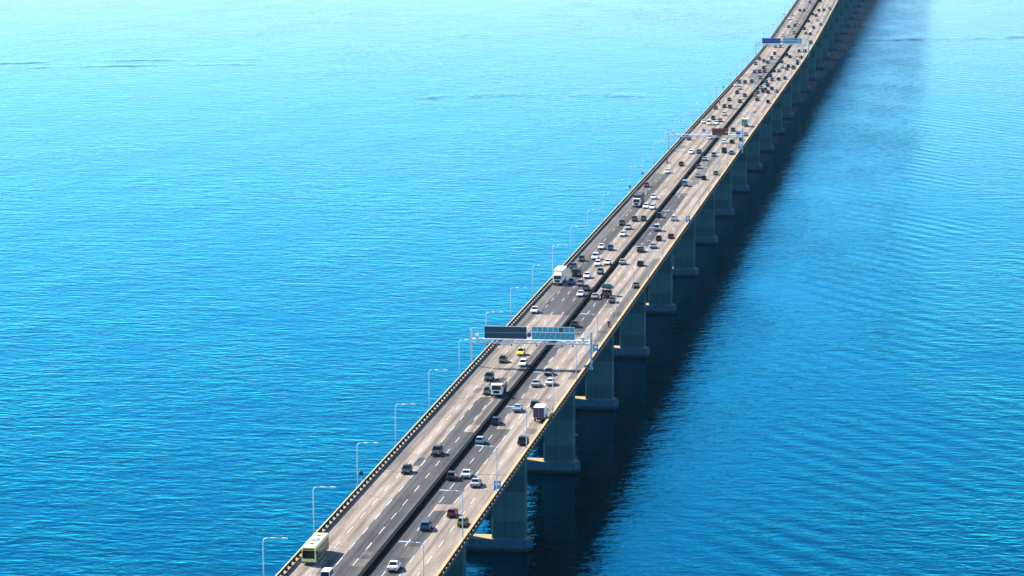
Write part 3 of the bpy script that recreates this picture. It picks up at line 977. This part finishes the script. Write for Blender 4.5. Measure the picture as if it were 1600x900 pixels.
NICE = {'sedan': 'sedan', 'hatchback': 'hatchback', 'suv': 'tall car', 'van': 'van', 'pickup': 'pickup truck', 'big_truck': 'large box truck',
        'dark_trailer_truck': 'truck with dark trailer', 'box_truck': 'box truck', 'flatbed_truck': 'flatbed truck', 'small_truck': 'small flatbed truck',
        'tractor_unit': 'tractor unit', 'bus': 'bus'}
CATS = {'sedan': 'car', 'hatchback': 'car', 'suv': 'car', 'van': 'van', 'pickup': 'pickup', 'bus': 'bus'}
VEHICLES = [
    ('bus', 'cream', -10.27, 515.9, 'cream and green city bus in the outer lane beside the left parapet'),
    ('van', 'white', -5.11, 501.5, 'white van cut off by the bottom edge of the picture, left carriageway'),
    ('sedan', 'white', 4.40, 512.3, ''),
    ('hatchback', 'blue', 4.67, 543.5, ''),
    ('suv', 'dark grey', -4.55, 609.6, ''),
    ('hatchback', 'black', -7.42, 591.7, ''),
    ('hatchback', 'dark grey', 1.87, 586.9, ''),
    ('sedan', 'white', 4.70, 589.1, ''),
    ('sedan', 'silver', 7.75, 581.2, ''),
    ('hatchback', 'light blue', 2.08, 622.2, ''),
    ('hatchback', 'navy', 2.17, 643.6, ''),
    ('hatchback', 'red', 7.48, 554.9, ''),
    ('hatchback', 'olive yellow', 10.48, 547.6, ''),
    ('flatbed_truck', 'white', -1.90, 675.4, 'white cab flatbed truck with dark stake sides near the median'),
    ('hatchback', 'dark green', -4.86, 677.8, 'dark green car squeezed alongside the white cab flatbed truck'),
    ('suv', 'dark grey', -6.75, 694.8, ''),
    ('hatchback', 'dark green', -7.42, 719.0, ''),
    ('hatchback', 'yellow', -4.72, 729.5, 'bright yellow taxi below the nearest sign gantry, left carriageway'),
    ('hatchback', 'white', -2.03, 714.5, ''),
    ('sedan', 'silver', 4.36, 688.6, ''),
    ('sedan', 'white', 7.39, 690.6, ''),
    ('sedan', 'navy', 5.86, 703.6, ''),
    ('hatchback', 'black', 7.79, 663.3, ''),
    ('plum_truck', 'white', 10.87, 647.9, 'white roofed box truck with dark plum rear doors, outer right lane'),
    ('sedan', 'light blue', 4.77, 658.1, ''),
    ('suv', 'black', 10.86, 622.7, ''),
    ('sedan', 'white', -9.93, 793.8, ''),
    ('sedan', 'white', -2.11, 823.5, ''),
    ('sedan', 'navy', -2.01, 833.9, ''),
    ('hatchback', 'grey', -4.44, 842.7, ''),
    ('sedan', 'white', -4.35, 857.1, ''),
    ('big_truck', 'white', -10.55, 843.5, 'large white box truck in the outer lane beside the left parapet'),
    ('hatchback', 'blue', -6.97, 845.1, ''),
    ('small_truck', 'dark grey', -8.03, 860.3, 'small dark flatbed truck behind the blue car, left carriageway'),
    ('hatchback', 'navy', -10.47, 875.1, ''),
    ('hatchback', 'dark green', -9.50, 890.3, ''),
    ('hatchback', 'white', -4.09, 881.5, ''),
    ('suv', 'white', -5.84, 894.1, ''),
    ('sedan', 'white', -1.56, 884.1, ''),
    ('hatchback', 'grey', -1.58, 865.5, ''),
    ('sedan', 'white', -7.22, 916.6, ''),
    ('hatchback', 'navy', -4.48, 914.8, ''),
    ('sedan', 'white', -4.21, 946.6, ''),
    ('sedan', 'silver', 1.99, 885.2, ''),
    ('pickup', 'brown', 4.55, 911.8, ''),
    ('hatchback', 'black', 7.60, 883.1, ''),
    ('sedan', 'grey', 10.49, 840.9, ''),
    ('tractor_unit', 'teal', 4.78, 822.7, 'teal topped tractor unit with dark red rear and no trailer, right carriageway'),
    ('sedan', 'silver', 1.87, 819.0, ''),
    ('sedan', 'grey', 7.31, 813.5, ''),
    ('sedan', 'black', 3.03, 772.2, 'black car half hidden behind the cyan board of the nearest gantry'),
    ('sedan', 'light blue', 7.28, 920.5, ''),
    ('hatchback', 'dark grey', 7.37, 937.8, ''),
    ('hatchback', 'red', 10.39, 943.3, ''),
    ('van', 'silver', 4.73, 959.9, ''),
    ('sedan', 'silver', -4.38, 962.6, ''),
    ('hatchback', 'dark grey', -7.42, 972.6, ''),
    ('hatchback', 'dark green', -4.64, 982.7, ''),
    ('hatchback', 'dark green', -1.91, 984.1, ''),
    ('sedan', 'white', -2.18, 1013.9, ''),
    ('sedan', 'white', -4.36, 1016.2, ''),
    ('dark_trailer_truck', 'white', -7.75, 1019.2, 'white cab truck pulling a tall dark trailer, left carriageway'),
    ('sedan', 'white', -4.41, 1041.7, ''),
    ('hatchback', 'purple', -10.21, 1076.2, ''),
    ('hatchback', 'dark grey', 2.02, 992.8, ''),
    ('sedan', 'silver', 7.51, 985.4, ''),
    ('van', 'light blue', 1.42, 1080.6, ''),
    ('sedan', 'light blue', 4.44, 1107.6, ''),
    ('hatchback', 'black', 7.03, 1100.5, ''),
    ('hatchback', 'olive yellow', 9.73, 1116.4, ''),
    ('sedan', 'navy', 1.73, 1136.3, ''),
    ('sedan', 'silver', 1.83, 1162.3, ''),
    ('hatchback', 'dark grey', 4.31, 1178.4, ''),
    ('van', 'dark green', 7.08, 1191.4, ''),
    ('sedan', 'teal', 10.11, 1186.0, ''),
    ('sedan', 'white', 4.31, 1225.8, ''),
    ('hatchback', 'black', 7.45, 1227.4, ''),
    ('sedan', 'white', -4.94, 1186.4, ''),
    ('hatchback', 'dark grey', -2.04, 1188.0, ''),
    ('hatchback', 'black', -4.68, 1144.0, ''),
    ('sedan', 'white', -7.13, 1119.4, ''),
    ('hatchback', 'dark grey', -9.86, 1237.7, ''),
    ('sedan', 'white', -2.56, 1242.4, ''),
    ('sedan', 'white', -10.06, 1308.1, ''),
    ('van', 'white', -7.38, 1300.6, ''),
    ('sedan', 'white', -4.69, 1302.0, ''),
    ('hatchback', 'black', -7.76, 1323.9, ''),
    ('sedan', 'grey', -3.61, 1314.5, ''),
    ('sedan', 'beige', -4.61, 1343.2, ''),
    ('hatchback', 'red', -10.23, 1371.8, ''),
    ('hatchback', 'dark green', -7.18, 1380.2, ''),
    ('hatchback', 'black', -4.85, 1377.7, ''),
    ('hatchback', 'dark grey', -7.75, 1413.2, ''),
    ('hatchback', 'dark green', -2.66, 1405.1, ''),
    ('teal_truck', 'white', 7.59, 1295.6, 'teal box truck on the right carriageway beyond the red message panel'),
    ('hatchback', 'dark green', 4.22, 1274.9, ''),
    ('sedan', 'blue', 7.48, 1259.8, ''),
    ('sedan', 'light blue', 10.58, 1256.8, ''),
    ('hatchback', 'blue', 9.93, 1237.9, ''),
    ('hatchback', 'maroon', 9.78, 1404.4, ''),
    ('sedan', 'dark grey', 4.61, 1415.7, ''),
    ('hatchback', 'olive yellow', 1.66, 1438.5, ''),
    ('hatchback', 'teal', 1.88, 1453.2, ''),
    ('hatchback', 'black', 6.78, 1453.8, ''),
    ('sedan', 'teal', 10.21, 1460.1, ''),
    ('hatchback', 'dark grey', 7.45, 1473.7, ''),
    ('hatchback', 'black', 4.58, 1470.9, ''),
    ('hatchback', 'brown', 4.17, 1459.3, ''),
    ('sedan', 'light blue', 1.69, 1478.0, ''),
    ('hatchback', 'navy', 4.46, 1491.2, ''),
    ('sedan', 'teal', 1.77, 1512.8, ''),
    ('hatchback', 'maroon', 4.29, 1524.4, ''),
    ('hatchback', 'black', 7.07, 1528.5, ''),
    ('hatchback', 'dark green', 9.65, 1534.1, ''),
    ('hatchback', 'blue', 1.53, 1547.0, ''),
    ('sedan', 'teal', 4.21, 1579.0, ''),
    ('hatchback', 'dark green', 2.17, 1575.5, ''),
    ('sedan', 'dark grey', 7.34, 1591.6, ''),
    ('sedan', 'light blue', 4.64, 1603.6, ''),
    ('hatchback', 'black', 7.13, 1608.9, ''),
    ('van', 'teal', 10.08, 1598.9, ''),
    ('hatchback', 'green', 1.87, 1637.3, ''),
    ('hatchback', 'black', -6.65, 1451.1, ''),
    ('sedan', 'silver', -7.57, 1475.4, ''),
    ('sedan', 'white', -10.39, 1491.5, ''),
    ('hatchback', 'blue', -10.06, 1509.9, ''),
    ('hatchback', 'black', -7.45, 1508.7, ''),
    ('hatchback', 'dark grey', -4.69, 1513.5, ''),
    ('sedan', 'dark grey', -2.58, 1435.7, ''),
    ('sedan', 'grey', -2.12, 1535.8, ''),
    ('hatchback', 'blue', -7.08, 1571.2, ''),
    ('hatchback', 'dark green', -5.04, 1573.9, ''),
    ('hatchback', 'maroon', -2.59, 1574.1, ''),
    ('hatchback', 'black', -4.41, 1598.4, ''),
    ('hatchback', 'teal', -9.96, 1623.9, ''),
    ('hatchback', 'dark green', -7.05, 1641.7, ''),
    ('sedan', 'dark grey', -4.88, 1633.2, ''),
    ('hatchback', 'navy', -10.39, 1656.7, ''),
    ('hatchback', 'dark grey', -4.33, 1660.7, ''),
    ('hatchback', 'navy', -4.60, 1689.8, ''),
    ('sedan', 'grey', -7.02, 1737.0, ''),
    ('hatchback', 'green', -4.28, 1737.3, ''),
    ('hatchback', 'navy', 2.15, 1684.3, ''),
    ('hatchback', 'black', 4.62, 1670.0, ''),
    ('hatchback', 'dark green', 7.28, 1707.7, ''),
    ('hatchback', 'black', 10.21, 1708.0, ''),
    ('hatchback', 'brown', 10.36, 1667.8, ''),
    ('hatchback', 'teal', 9.49, 1641.5, ''),
    ('hatchback', 'dark green', 10.79, 1627.2, ''),
    ('van', 'teal', 10.96, 1762.1, ''),
    ('hatchback', 'black', 7.61, 1820.0, ''),
    ('sedan', 'teal', 4.97, 1823.9, ''),
    ('hatchback', 'black', 7.19, 1861.6, ''),
    ('sedan', 'navy', 2.23, 1854.1, ''),
    ('hatchback', 'dark green', 2.29, 1904.3, ''),
    ('sedan', 'white', 6.24, 1915.8, ''),
    ('hatchback', 'black', 4.65, 1945.0, ''),
    ('hatchback', 'dark green', 2.28, 1954.1, ''),
    ('hatchback', 'navy', 4.54, 1982.5, ''),
    ('hatchback', 'dark green', 7.54, 1985.1, ''),
    ('hatchback', 'green', 10.28, 1997.4, ''),
    ('hatchback', 'dark grey', 1.99, 2052.4, ''),
    ('sedan', 'grey', 10.06, 1883.2, ''),
    ('sedan', 'white', -9.70, 1922.0, ''),
    ('sedan', 'silver', -9.37, 1946.7, ''),
    ('sedan', 'maroon', -6.91, 1981.6, ''),
    ('hatchback', 'navy', -4.41, 1981.8, ''),
    ('hatchback', 'blue', -3.99, 2045.8, ''),
    ('sedan', 'silver', -4.11, 1890.7, ''),
    ('sedan', 'dark grey', -3.97, 1874.7, ''),
    ('sedan', 'maroon', -7.21, 1864.6, ''),
    ('sedan', 'grey', -2.08, 1827.5, ''),
    ('sedan', 'silver', -7.15, 1806.2, ''),
]
BIKES = [
    (11.07, 774.3, 'black', 'hugging the right parapet beyond the nearest gantry', 'leather'),
    (-10.38, 1153.1, 'dark grey', 'near the left parapet below the middle gantry', 'denim'),
    (-10.24, 1394.6, 'black', 'near the left parapet beyond the middle gantry', 'leather'),
]
GANTRY_S = (715.8, 1198.2, 1684.8)
SIGNS_BLUE = [
    (12.72, 576.7, 1.3, 1.9, 0.6, 'sign_blue', 'blue rectangular sign below a lamp on the right parapet, nearest'),
    (12.72, 733.4, 1.2, 1.9, 0.6, 'sign_blue', 'blue sign on the right parapet just past the nearest gantry'),
    (12.72, 977.8, 1.3, 2.1, 0.6, 'sign_blue', 'blue sign on the right parapet farther along, second gantry ahead'),
    (12.72, 1199.9, 1.2, 1.8, 0.8, 'sign_blue', 'blue sign on the right parapet beside the middle gantry'),
]
SIGNS_DARK = [
    (-13.90, 582.3, 'dark round sign outside the left parapet, lowest in the picture'),
    (-13.90, 1060.8, 'dark round sign outside the left parapet beside the dark trailer truck'),
    (-13.90, 1101.5, 'dark round sign outside the left parapet above the purple car'),
    (-13.90, 1464.9, 'dark round sign outside the left parapet near the dense far traffic'),
    (-13.90, 1936.3, 'dark round sign outside the left parapet beyond the farthest gantry'),
]
HAZE = 0.000011


def place_vehicle(kind, paint, x, s_end, away, label, detail):
    """s_end: where the end that faces the viewer stands"""
    kd = KIND[kind]
    sc_ = s_end + kd['L'] / 2
    cat = CATS.get(kind, 'truck')
    nm = {'plum_truck': 'box_truck', 'teal_truck': 'box_truck', 'dark_trailer_truck': 'trailer_truck', 'big_truck': 'box_truck'}.get(kind, kind)
    o = thing(nm if kind not in ('sedan', 'hatchback') else kind, label, cat, (x, sc_, ZD + prof(sc_) + 0.017), 'vehicles driving over the bridge')
    g = math.atan(grade(sc_))
    k_ = random.uniform(0.95, 1.05) if kind in CARS else 1.0
    o.scale = (random.uniform(0.97, 1.03) if kind in CARS else 1.0, k_, random.uniform(0.97, 1.06) if kind in CARS else 1.0)
    o.rotation_euler = (g, 0, 0) if away else (-g, 0, math.pi)
    for pn, me, p in kd['parts']:
        if detail < 1 and pn in ('front_bumper', 'rear_bumper', 'mirror', 'roof_hatch'):
            continue
        c = link(pn, me, o)
        if p == 'PAINT':
            c.material_slots[0].link = 'OBJECT'
            c.material_slots[0].material = M['paint_' + paint]
    for x_, y_, z_ in kd['wheels']:
        w = link('wheel', kd['wm'][0], o, (x_, y_, z_))
        if detail >= 1:
            link('rim', kd['wm'][1], w)
    return o


LANE_EDGES = {'left': (-8.5, -5.72, -2.9), 'right': (9.12, 6.08, 3.3)}
LANE_CENTRE = {'left': LANES_L, 'right': (10.75, 7.6, 4.7, 2.4)}
LANE_NAME = ('outer lane', 'second lane from the parapet', 'second lane from the median', 'lane beside the median')
by_lane = {}
for kind, paint, x, s_end, lab in VEHICLES:
    side = 'left' if x < 0 else 'right'
    e = LANE_EDGES[side]
    i = sum(1 for q in e if abs(x) < abs(q))
    by_lane.setdefault((side, i), []).append((s_end, kind, paint, x, lab))
placed = []
for (side, i), lst in sorted(by_lane.items()):
    lst.sort()
    prev = -1e9
    for n, (s_end, kind, paint, x, lab) in enumerate(lst):
        W2 = KIND[kind]['W'] / 2
        x = x * 0.6 + LANE_CENTRE[side][i] * 0.4
        if side == 'left':
            x = max(-12.3 + W2, min(-0.85 - W2, x))
        else:
            x = min(12.3 - W2, max(1.45 + W2, x))
        s_end = max(s_end, prev + 0.8)
        prev = s_end + KIND[kind]['L']
        if not lab:
            lab = '%s %s, %s vehicle up the %s, %s carriageway' % (paint, NICE[kind], ordinal(n + 1), LANE_NAME[i], side)
        placed.append(place_vehicle(kind, paint, x, s_end, side == 'right', lab, 1 if s_end < 980 else 0))

# taxi sign on the yellow cab's roof is part of that cab
for o in placed:
    if o['label'].startswith('bright yellow taxi'):
        MB().frustum([(-.35, -.1, 1.53), (.35, -.1, 1.53), (.35, .12, 1.53), (-.35, .12, 1.53)],
                     [(-.3, -.04, 1.70), (.3, -.04, 1.70), (.3, .06, 1.70), (-.3, .06, 1.70)]).build('roof_sign', M['white_text'], o)


# ------------------------------------------------------------------ motorcycles and their riders
def tyre_ring(mb, c, R, r, n=16, m=6):
    rings_ = []
    for i in range(n + 1):
        a = 2 * math.pi * i / n
        rings_.append([(c[0] + r * math.cos(2 * math.pi * j / m), c[1] + (R + r * math.sin(2 * math.pi * j / m)) * math.cos(a),
                        c[2] + (R + r * math.sin(2 * math.pi * j / m)) * math.sin(a)) for j in range(m)])
    return mb.rings(rings_, False)


bike_parts = [
    ('frame', MB().tube([(0, .55, .85), (0, .2, .55), (0, -.2, .45), (0, -.62, .33)], [.05, .07, .07, .05], 8), 'chassis'),
    ('engine', MB().frustum([(-.16, -.18, .30), (.16, -.18, .30), (.16, .25, .30), (-.16, .25, .30)], [(-.12, -.12, .62), (.12, -.12, .62), (.12, .22, .62), (-.12, .22, .62)]), 'rim'),
    ('fuel_tank', MB().rings([[(-.10, -.05, .75), (.10, -.05, .75), (.10, -.05, .88), (-.10, -.05, .88)],
                              [(-.17, .2, .70), (.17, .2, .70), (.14, .2, .98), (-.14, .2, .98)],
                              [(-.10, .48, .78), (.10, .48, .78), (.07, .48, .92), (-.07, .48, .92)]]), 'PAINT'),
    ('saddle', MB().rings([[(-.10, -.75, .80), (.10, -.75, .80), (.08, -.75, .90), (-.08, -.75, .90)], [(-.15, -.3, .74), (.15, -.3, .74), (.13, -.3, .82), (-.13, -.3, .82)],
                           [(-.10, -.06, .74), (.10, -.06, .74), (.09, -.06, .83), (-.09, -.06, .83)]]), 'black'),
    ('handlebar', MB().tube([(-.38, .36, 1.05), (-.2, .5, 1.03), (.2, .5, 1.03), (.38, .36, 1.05)], .02, 6), 'chassis'),
    ('fork', MB().tube([(-.09, .48, 1.0), (-.09, .72, .32)], .028, 6).tube([(.09, .48, 1.0), (.09, .72, .32)], .028, 6), 'rim'),
    ('headlight', MB().cyl((0, .60, .88), (0, 1, .1), .09, .12, 10), 'headlight'),
    ('tail_light', MB().box(-.08, .08, -.84, -.78, .76, .84), 'tail'),
    ('exhaust', MB().tube([(.18, .1, .32), (.2, -.4, .34), (.22, -.85, .42)], [.03, .05, .055], 8), 'rim'),
]
BIKE = [(n, mb.build_mesh(n, None if mt == 'PAINT' else M[mt]), mt) for n, mb, mt in bike_parts]
BIKE_W = tyre_ring(MB(), (0, 0, 0), .26, .055).build_mesh('wheel', M['tyre'], True)
BIKE_HUB = MB().cyl((0, 0, 0), (1, 0, 0), .20, .04, 12).build_mesh('rim', M['rim'])


def rider(name, label, loc, rotz, jacket):
    """seated rider: one skinned body with helmet, arms out to the handlebar, boots on the pegs"""
    pts = {'pelvis': (0, -.28, .90), 'waist': (0, -.24, 1.08), 'chest': (0, -.12, 1.32), 'neck': (0, -.06, 1.48), 'head': (0, -.02, 1.60), 'crown': (0, -.02, 1.70),
           'shl': (-.19, -.10, 1.40), 'ell': (-.34, .06, 1.18), 'wrl': (-.36, .30, 1.09), 'hal': (-.34, .40, 1.07),
           'shr': (.19, -.10, 1.40), 'elr': (.34, .06, 1.18), 'wrr': (.36, .30, 1.09), 'har': (.34, .40, 1.07),
           'hil': (-.12, -.24, .86), 'knl': (-.24, .18, .76), 'anl': (-.20, -.08, .38), 'tol': (-.20, .10, .31),
           'hir': (.12, -.24, .86), 'knr': (.24, .18, .76), 'anr': (.20, -.08, .38), 'tor': (.20, .10, .31)}
    rad = {'pelvis': .16, 'waist': .14, 'chest': .17, 'neck': .07, 'head': .10, 'crown': .09, 'shl': .075, 'ell': .05, 'wrl': .038, 'hal': .045, 'shr': .075, 'elr': .05, 'wrr': .038, 'har': .045,
           'hil': .10, 'knl': .07, 'anl': .05, 'tol': .045, 'hir': .10, 'knr': .07, 'anr': .05, 'tor': .045}
    keys = list(pts)
    ed = ['pelvis-waist', 'waist-chest', 'chest-neck', 'neck-head', 'head-crown', 'chest-shl', 'shl-ell', 'ell-wrl', 'wrl-hal', 'chest-shr', 'shr-elr', 'elr-wrr', 'wrr-har',
          'pelvis-hil', 'hil-knl', 'knl-anl', 'anl-tol', 'pelvis-hir', 'hir-knr', 'knr-anr', 'anr-tor']
    me = bpy.data.meshes.new('person')
    me.from_pydata([pts[k_] for k_ in keys], [tuple(keys.index(a) for a in e.split('-')) for e in ed], [])
    me.materials.append(M[jacket])
    o = link(name, me)
    sk = o.modifiers.new('skin', 'SKIN')
    lay = me.skin_vertices[0].data if me.skin_vertices else None
    if lay is None:
        bm = bmesh.new(); bm.from_mesh(me); bm.verts.layers.skin.verify(); bm.to_mesh(me); bm.free()
        lay = me.skin_vertices[0].data
    for i, k_ in enumerate(keys):
        lay[i].radius = (rad[k_], rad[k_])
        lay[i].use_root = (k_ == 'pelvis')
    o.modifiers.new('subdivision', 'SUBSURF').levels = 1
    o.modifiers['subdivision'].render_levels = 1
    o.location = loc
    o.rotation_euler = (0, 0, rotz)
    tag(o, label, 'person', 'motorcycle riders')
    hm = MB().rings([[(r_ * math.cos(a), -.02 + r_ * 1.12 * math.sin(a), z) for a in [2 * math.pi * i / 12 for i in range(12)]]
                     for r_, z in ((.09, 1.50), (.135, 1.56), (.15, 1.65), (.135, 1.74), (.08, 1.80), (.02, 1.815))])
    h = hm.build('helmet', M['paint_white'] if jacket == 'leather' else M['black'], o, True)
    MB().rings([[(x_ * k_, y_, z) for x_, y_ in ((-.11, .09), (.11, .09), (.09, .145), (-.09, .145))] for z, k_ in ((1.59, 1.0), (1.69, .95))]).build('visor', M['glass'], h)
    return o


for (x, s, paint, where, jacket) in BIKES:
    away = x > 0
    z = ZD + prof(s) + 0.014
    rz = 0.0 if away else math.pi
    b = thing('motorcycle', 'small %s motorcycle %s' % (paint, where), 'motorcycle', (x, s + 1.0, z), 'motorcycles on the bridge', rz)
    for n, me, mt in BIKE:
        c = link(n, me, b)
        if mt == 'PAINT':
            if not me.materials:
                me.materials.append(M['paint_white'])
            c.material_slots[0].link = 'OBJECT'
            c.material_slots[0].material = M['paint_' + paint]
    for y in (.74, -.66):
        w = link('wheel', BIKE_W, b, (0, y, .315))
        link('rim', BIKE_HUB, w)
    rider('person', 'helmeted person in dark clothes riding the motorcycle %s' % where, (x, s + 1.0, z), rz, jacket)


# ------------------------------------------------------------------ overhead sign gantries
def gantry(s, label, left_board, right_board, full=True):
    z0 = ZD + prof(s)
    g = thing('sign_gantry', label, 'sign gantry', (0, s, z0), 'sign gantries across the bridge')
    XL, XR = -13.85, 13.75
    for x in (XL, XR):
        p = MB()
        for dy in (-.45, .45):
            p.box(x - .16, x + .16, dy - .12, dy + .12, -.30, 8.3)
        for z in (1.4, 2.8, 4.2):
            p.tube([(x, -.40, z), (x, .40, z + 1.2)], .045, 6)
        p.box(x - .32, x + .32, -.75, .75, -.32, .08)
        m_ = M['galv'] if x < 0 else M['teal_steel']  # right post: turquoise puts its shade into the steel colour
        po = p.build('post', m_, g)
        # bracket to the deck edge
        xs = sorted((13.36 * (1 if x > 0 else -1), x))
        MB().box(xs[0], xs[1], -.7, .7, -.33, -.06).build('bracket', M['galv'], po)
    # lattice beam
    bm_ = MB()
    for dy in (-.55, .55):
        for z in (5.35, 6.2):
            bm_.box(XL + .17, XR - .17, dy - .07, dy + .07, z - .07, z + .07)
    bo = bm_.build('beam', M['galv'], g)
    lt = MB()
    x = XL + .3
    i = 0
    while x < XR - 1.3:
        for dy in (-.55, .55):
            lt.tube([(x, dy, 5.42 if i % 2 else 6.13), (x + 1.1, dy, 6.13 if i % 2 else 5.42)], .04, 5)
        lt.tube([(x, -.5, 5.38), (x + 1.1, .5, 5.38)], .035, 5)
        i += 1
        x += 1.1
    lt.build('bracing', M['teal_steel'], bo)
    MB().box(XL + .3, XR - .3, -.48, .48, 6.275, 6.31).build('walkway', M['galv'], bo)
    hr = MB()
    for z in (7.2, 8.1):
        hr.box(XL + .17, XR - .17, .50, .56, z - .035, z + .035)
    x = XL + 1.0
    while x < XR - .5:
        hr.box(x - .03, x + .03, .495, .565, 6.315, 8.14)
        x += 2.4
    hr.build('handrail', M['galv'], bo)
    if full:
        # left board: two long planks of a dark board
        lb = MB().box(-10.6, -0.95, -.74, -.62, 6.42, 9.25).build('sign_board', left_board, g)
        for zz in (6.40, 9.22):
            MB().box(-10.62, -0.93, -.76, -.60, zz, zz + .06).build('board_edge', M['galv'], lb)
        MB().box(-10.6, -0.95, -.755, -.742, 7.80, 7.86).build('board_seam', M['teal_steel'], lb)
        # right board: panel below, open frame of panes above
        rb = MB().box(.25, 10.0, -.74, -.64, 6.42, 7.95).build('sign_board', right_board, g)
        MB().box(.25, 10.0, -.77, -.62, 7.96, 8.14).build('board_edge', M['galv'], rb)
        fr_ = MB()
        for i in range(9):
            xx = .25 + 9.75 * i / 8
            fr_.box(xx - .05, xx + .05, -.74, -.66, 8.14, 9.25)
        fr_.box(.2, 10.05, -.75, -.65, 9.25, 9.36)
        fr_.build('upper_frame', M['galv'], rb)
        for i in range(8):
            xx = .30 + 9.75 * i / 8
            MB().box(xx + .02, xx + 1.10, -.72, -.68, 8.17, 9.23).build('frame_panel', right_board if i not in (5,) else M['paint_green'], rb)
        for i in range(8):
            xx = .6 + i * 1.18
            MB().tube([(xx, -.80, 6.45), (xx + .55, -.80, 7.9)], .045, 5).build('brace', M['galv'], rb)
        MB().box(-.80, .10, -.70, -.64, 6.95, 7.85).build('square_sign', M['board_blue'], g)
    # cameras and flash units hung below the beam
    for x in ((-10.0, -8.1, -7.2, -4.4, 1.3, 4.4, 7.1, 9.6) if full else (-9.5, -6.0, -3.0, 5.0, 8.0)):
        c = MB().box(x - .17, x + .17, -.75, -.20, 4.82, 5.12).build('traffic_camera', M['black'], g)
        MB().box(x - .04, x + .04, -.45, -.37, 5.12, 5.28).build('mount', M['galv'], c)
    for x in ((-12.4, 11.9) if full else (-12.4,)):
        c = MB().frustum([(x - .3, -.5, 6.4), (x + .3, -.5, 6.4), (x + .3, .1, 6.4), (x - .3, .1, 6.4)],
                         [(x - .45, -.7, 7.1), (x + .45, -.7, 7.1), (x + .45, .2, 7.1), (x - .45, .2, 7.1)]).build('antenna_box', M['galv'], g)
        MB().tube([(x, -.2, 7.1), (x + .2, -.3, 7.7)], .1, 6).build('antenna', M['white_text'], c)
    return g


GY = GANTRY_S
gantry(GY[0], 'nearest sign gantry with dark board and cyan framed board across both carriageways', M['board_dark'], M['board_cyan'])
g2 = gantry(GY[1], 'middle gantry carrying a dark message panel with red lettering', None, None, False)
cab = MB().box(2.4, 8.4, -.95, -.60, 6.3, 8.7).build('message_panel', M['led_body'], g2)
for r_, zz in enumerate((7.85, 6.80)):
    x = 2.7
    while x < 7.8:
        wd = random.uniform(.28, .46)
        lt = MB()
        for zc in (0, .26, .52):
            if random.random() < .6:
                lt.box(x, x + wd, -.962, -.952, zz + zc, zz + zc + .05)
        lt.box(x, x + .06, -.963, -.951, zz, zz + .57)
        lt.build('red_letter', M['led_red'], cab)
        x += wd + .18
MB().cyl((-.7, -.75, 7.9), (0, 1, 0), .62, .06, 20).build('round_sign', M['sign_blue'], g2)
gantry(GY[2], 'farthest sign gantry with royal blue board and cyan board', M['board_blue'], M['board_cyan'])

# ------------------------------------------------------------------ small roadside signs
for (x, s, w, h, z, mat, lab) in SIGNS_BLUE:
    t_ = thing('road_sign', lab, 'sign', (x, s, ZD + prof(s)), 'blue signs on the right parapet')
    MB().tube([(0, .06, .14), (0, .06, z + h)], .045, 8).build('pole', M['galv'], t_)
    MB().box(-w / 2, w / 2, -.03, .0, z, z + h).build('plate', M[mat], t_)
    MB().box(-w * .3, w * .3, -.036, -.031, z + h * .55, z + h * .80).build('legend', M['white_text'], t_)
for (x, s, lab) in SIGNS_DARK:
    t_ = thing('round_sign', lab, 'sign', (x, s, ZD + prof(s)), 'round signs on the left parapet')
    MB().tube([(0, 0, -.2), (0, 0, 2.3)], .05, 8).build('pole', M['galv'], t_)
    MB().tube([(0, .0, -.12), (.55, 0, -.12)], .06, 6).build('bracket', M['galv'], t_)
    MB().cyl((0, -.09, 2.0), (0, 1, 0), .42, .05, 20).build('plate', M['sign_dark'], t_)

# ------------------------------------------------------------------ haze over the bay
HZ = HAZE
if HZ:
    hm = NT('bay_haze')
    hm.t.nodes.remove(hm.b)
    pv = hm.n('ShaderNodeVolumePrincipled')
    pv.inputs['Color'].default_value = (0.28, 0.72, 1.0, 1)
    pv.inputs['Density'].default_value = HZ
    pv.inputs['Anisotropy'].default_value = 0.3
    hm.l(pv.outputs[0], hm.out.inputs['Volume'])
    hb = MB().box(-15500, 15500, -6500, 24500, -6.0, 158.0).build('haze', hm.mat)
    tag(hb, 'thin pale blue haze lying over the bay', None, None, 'stuff')
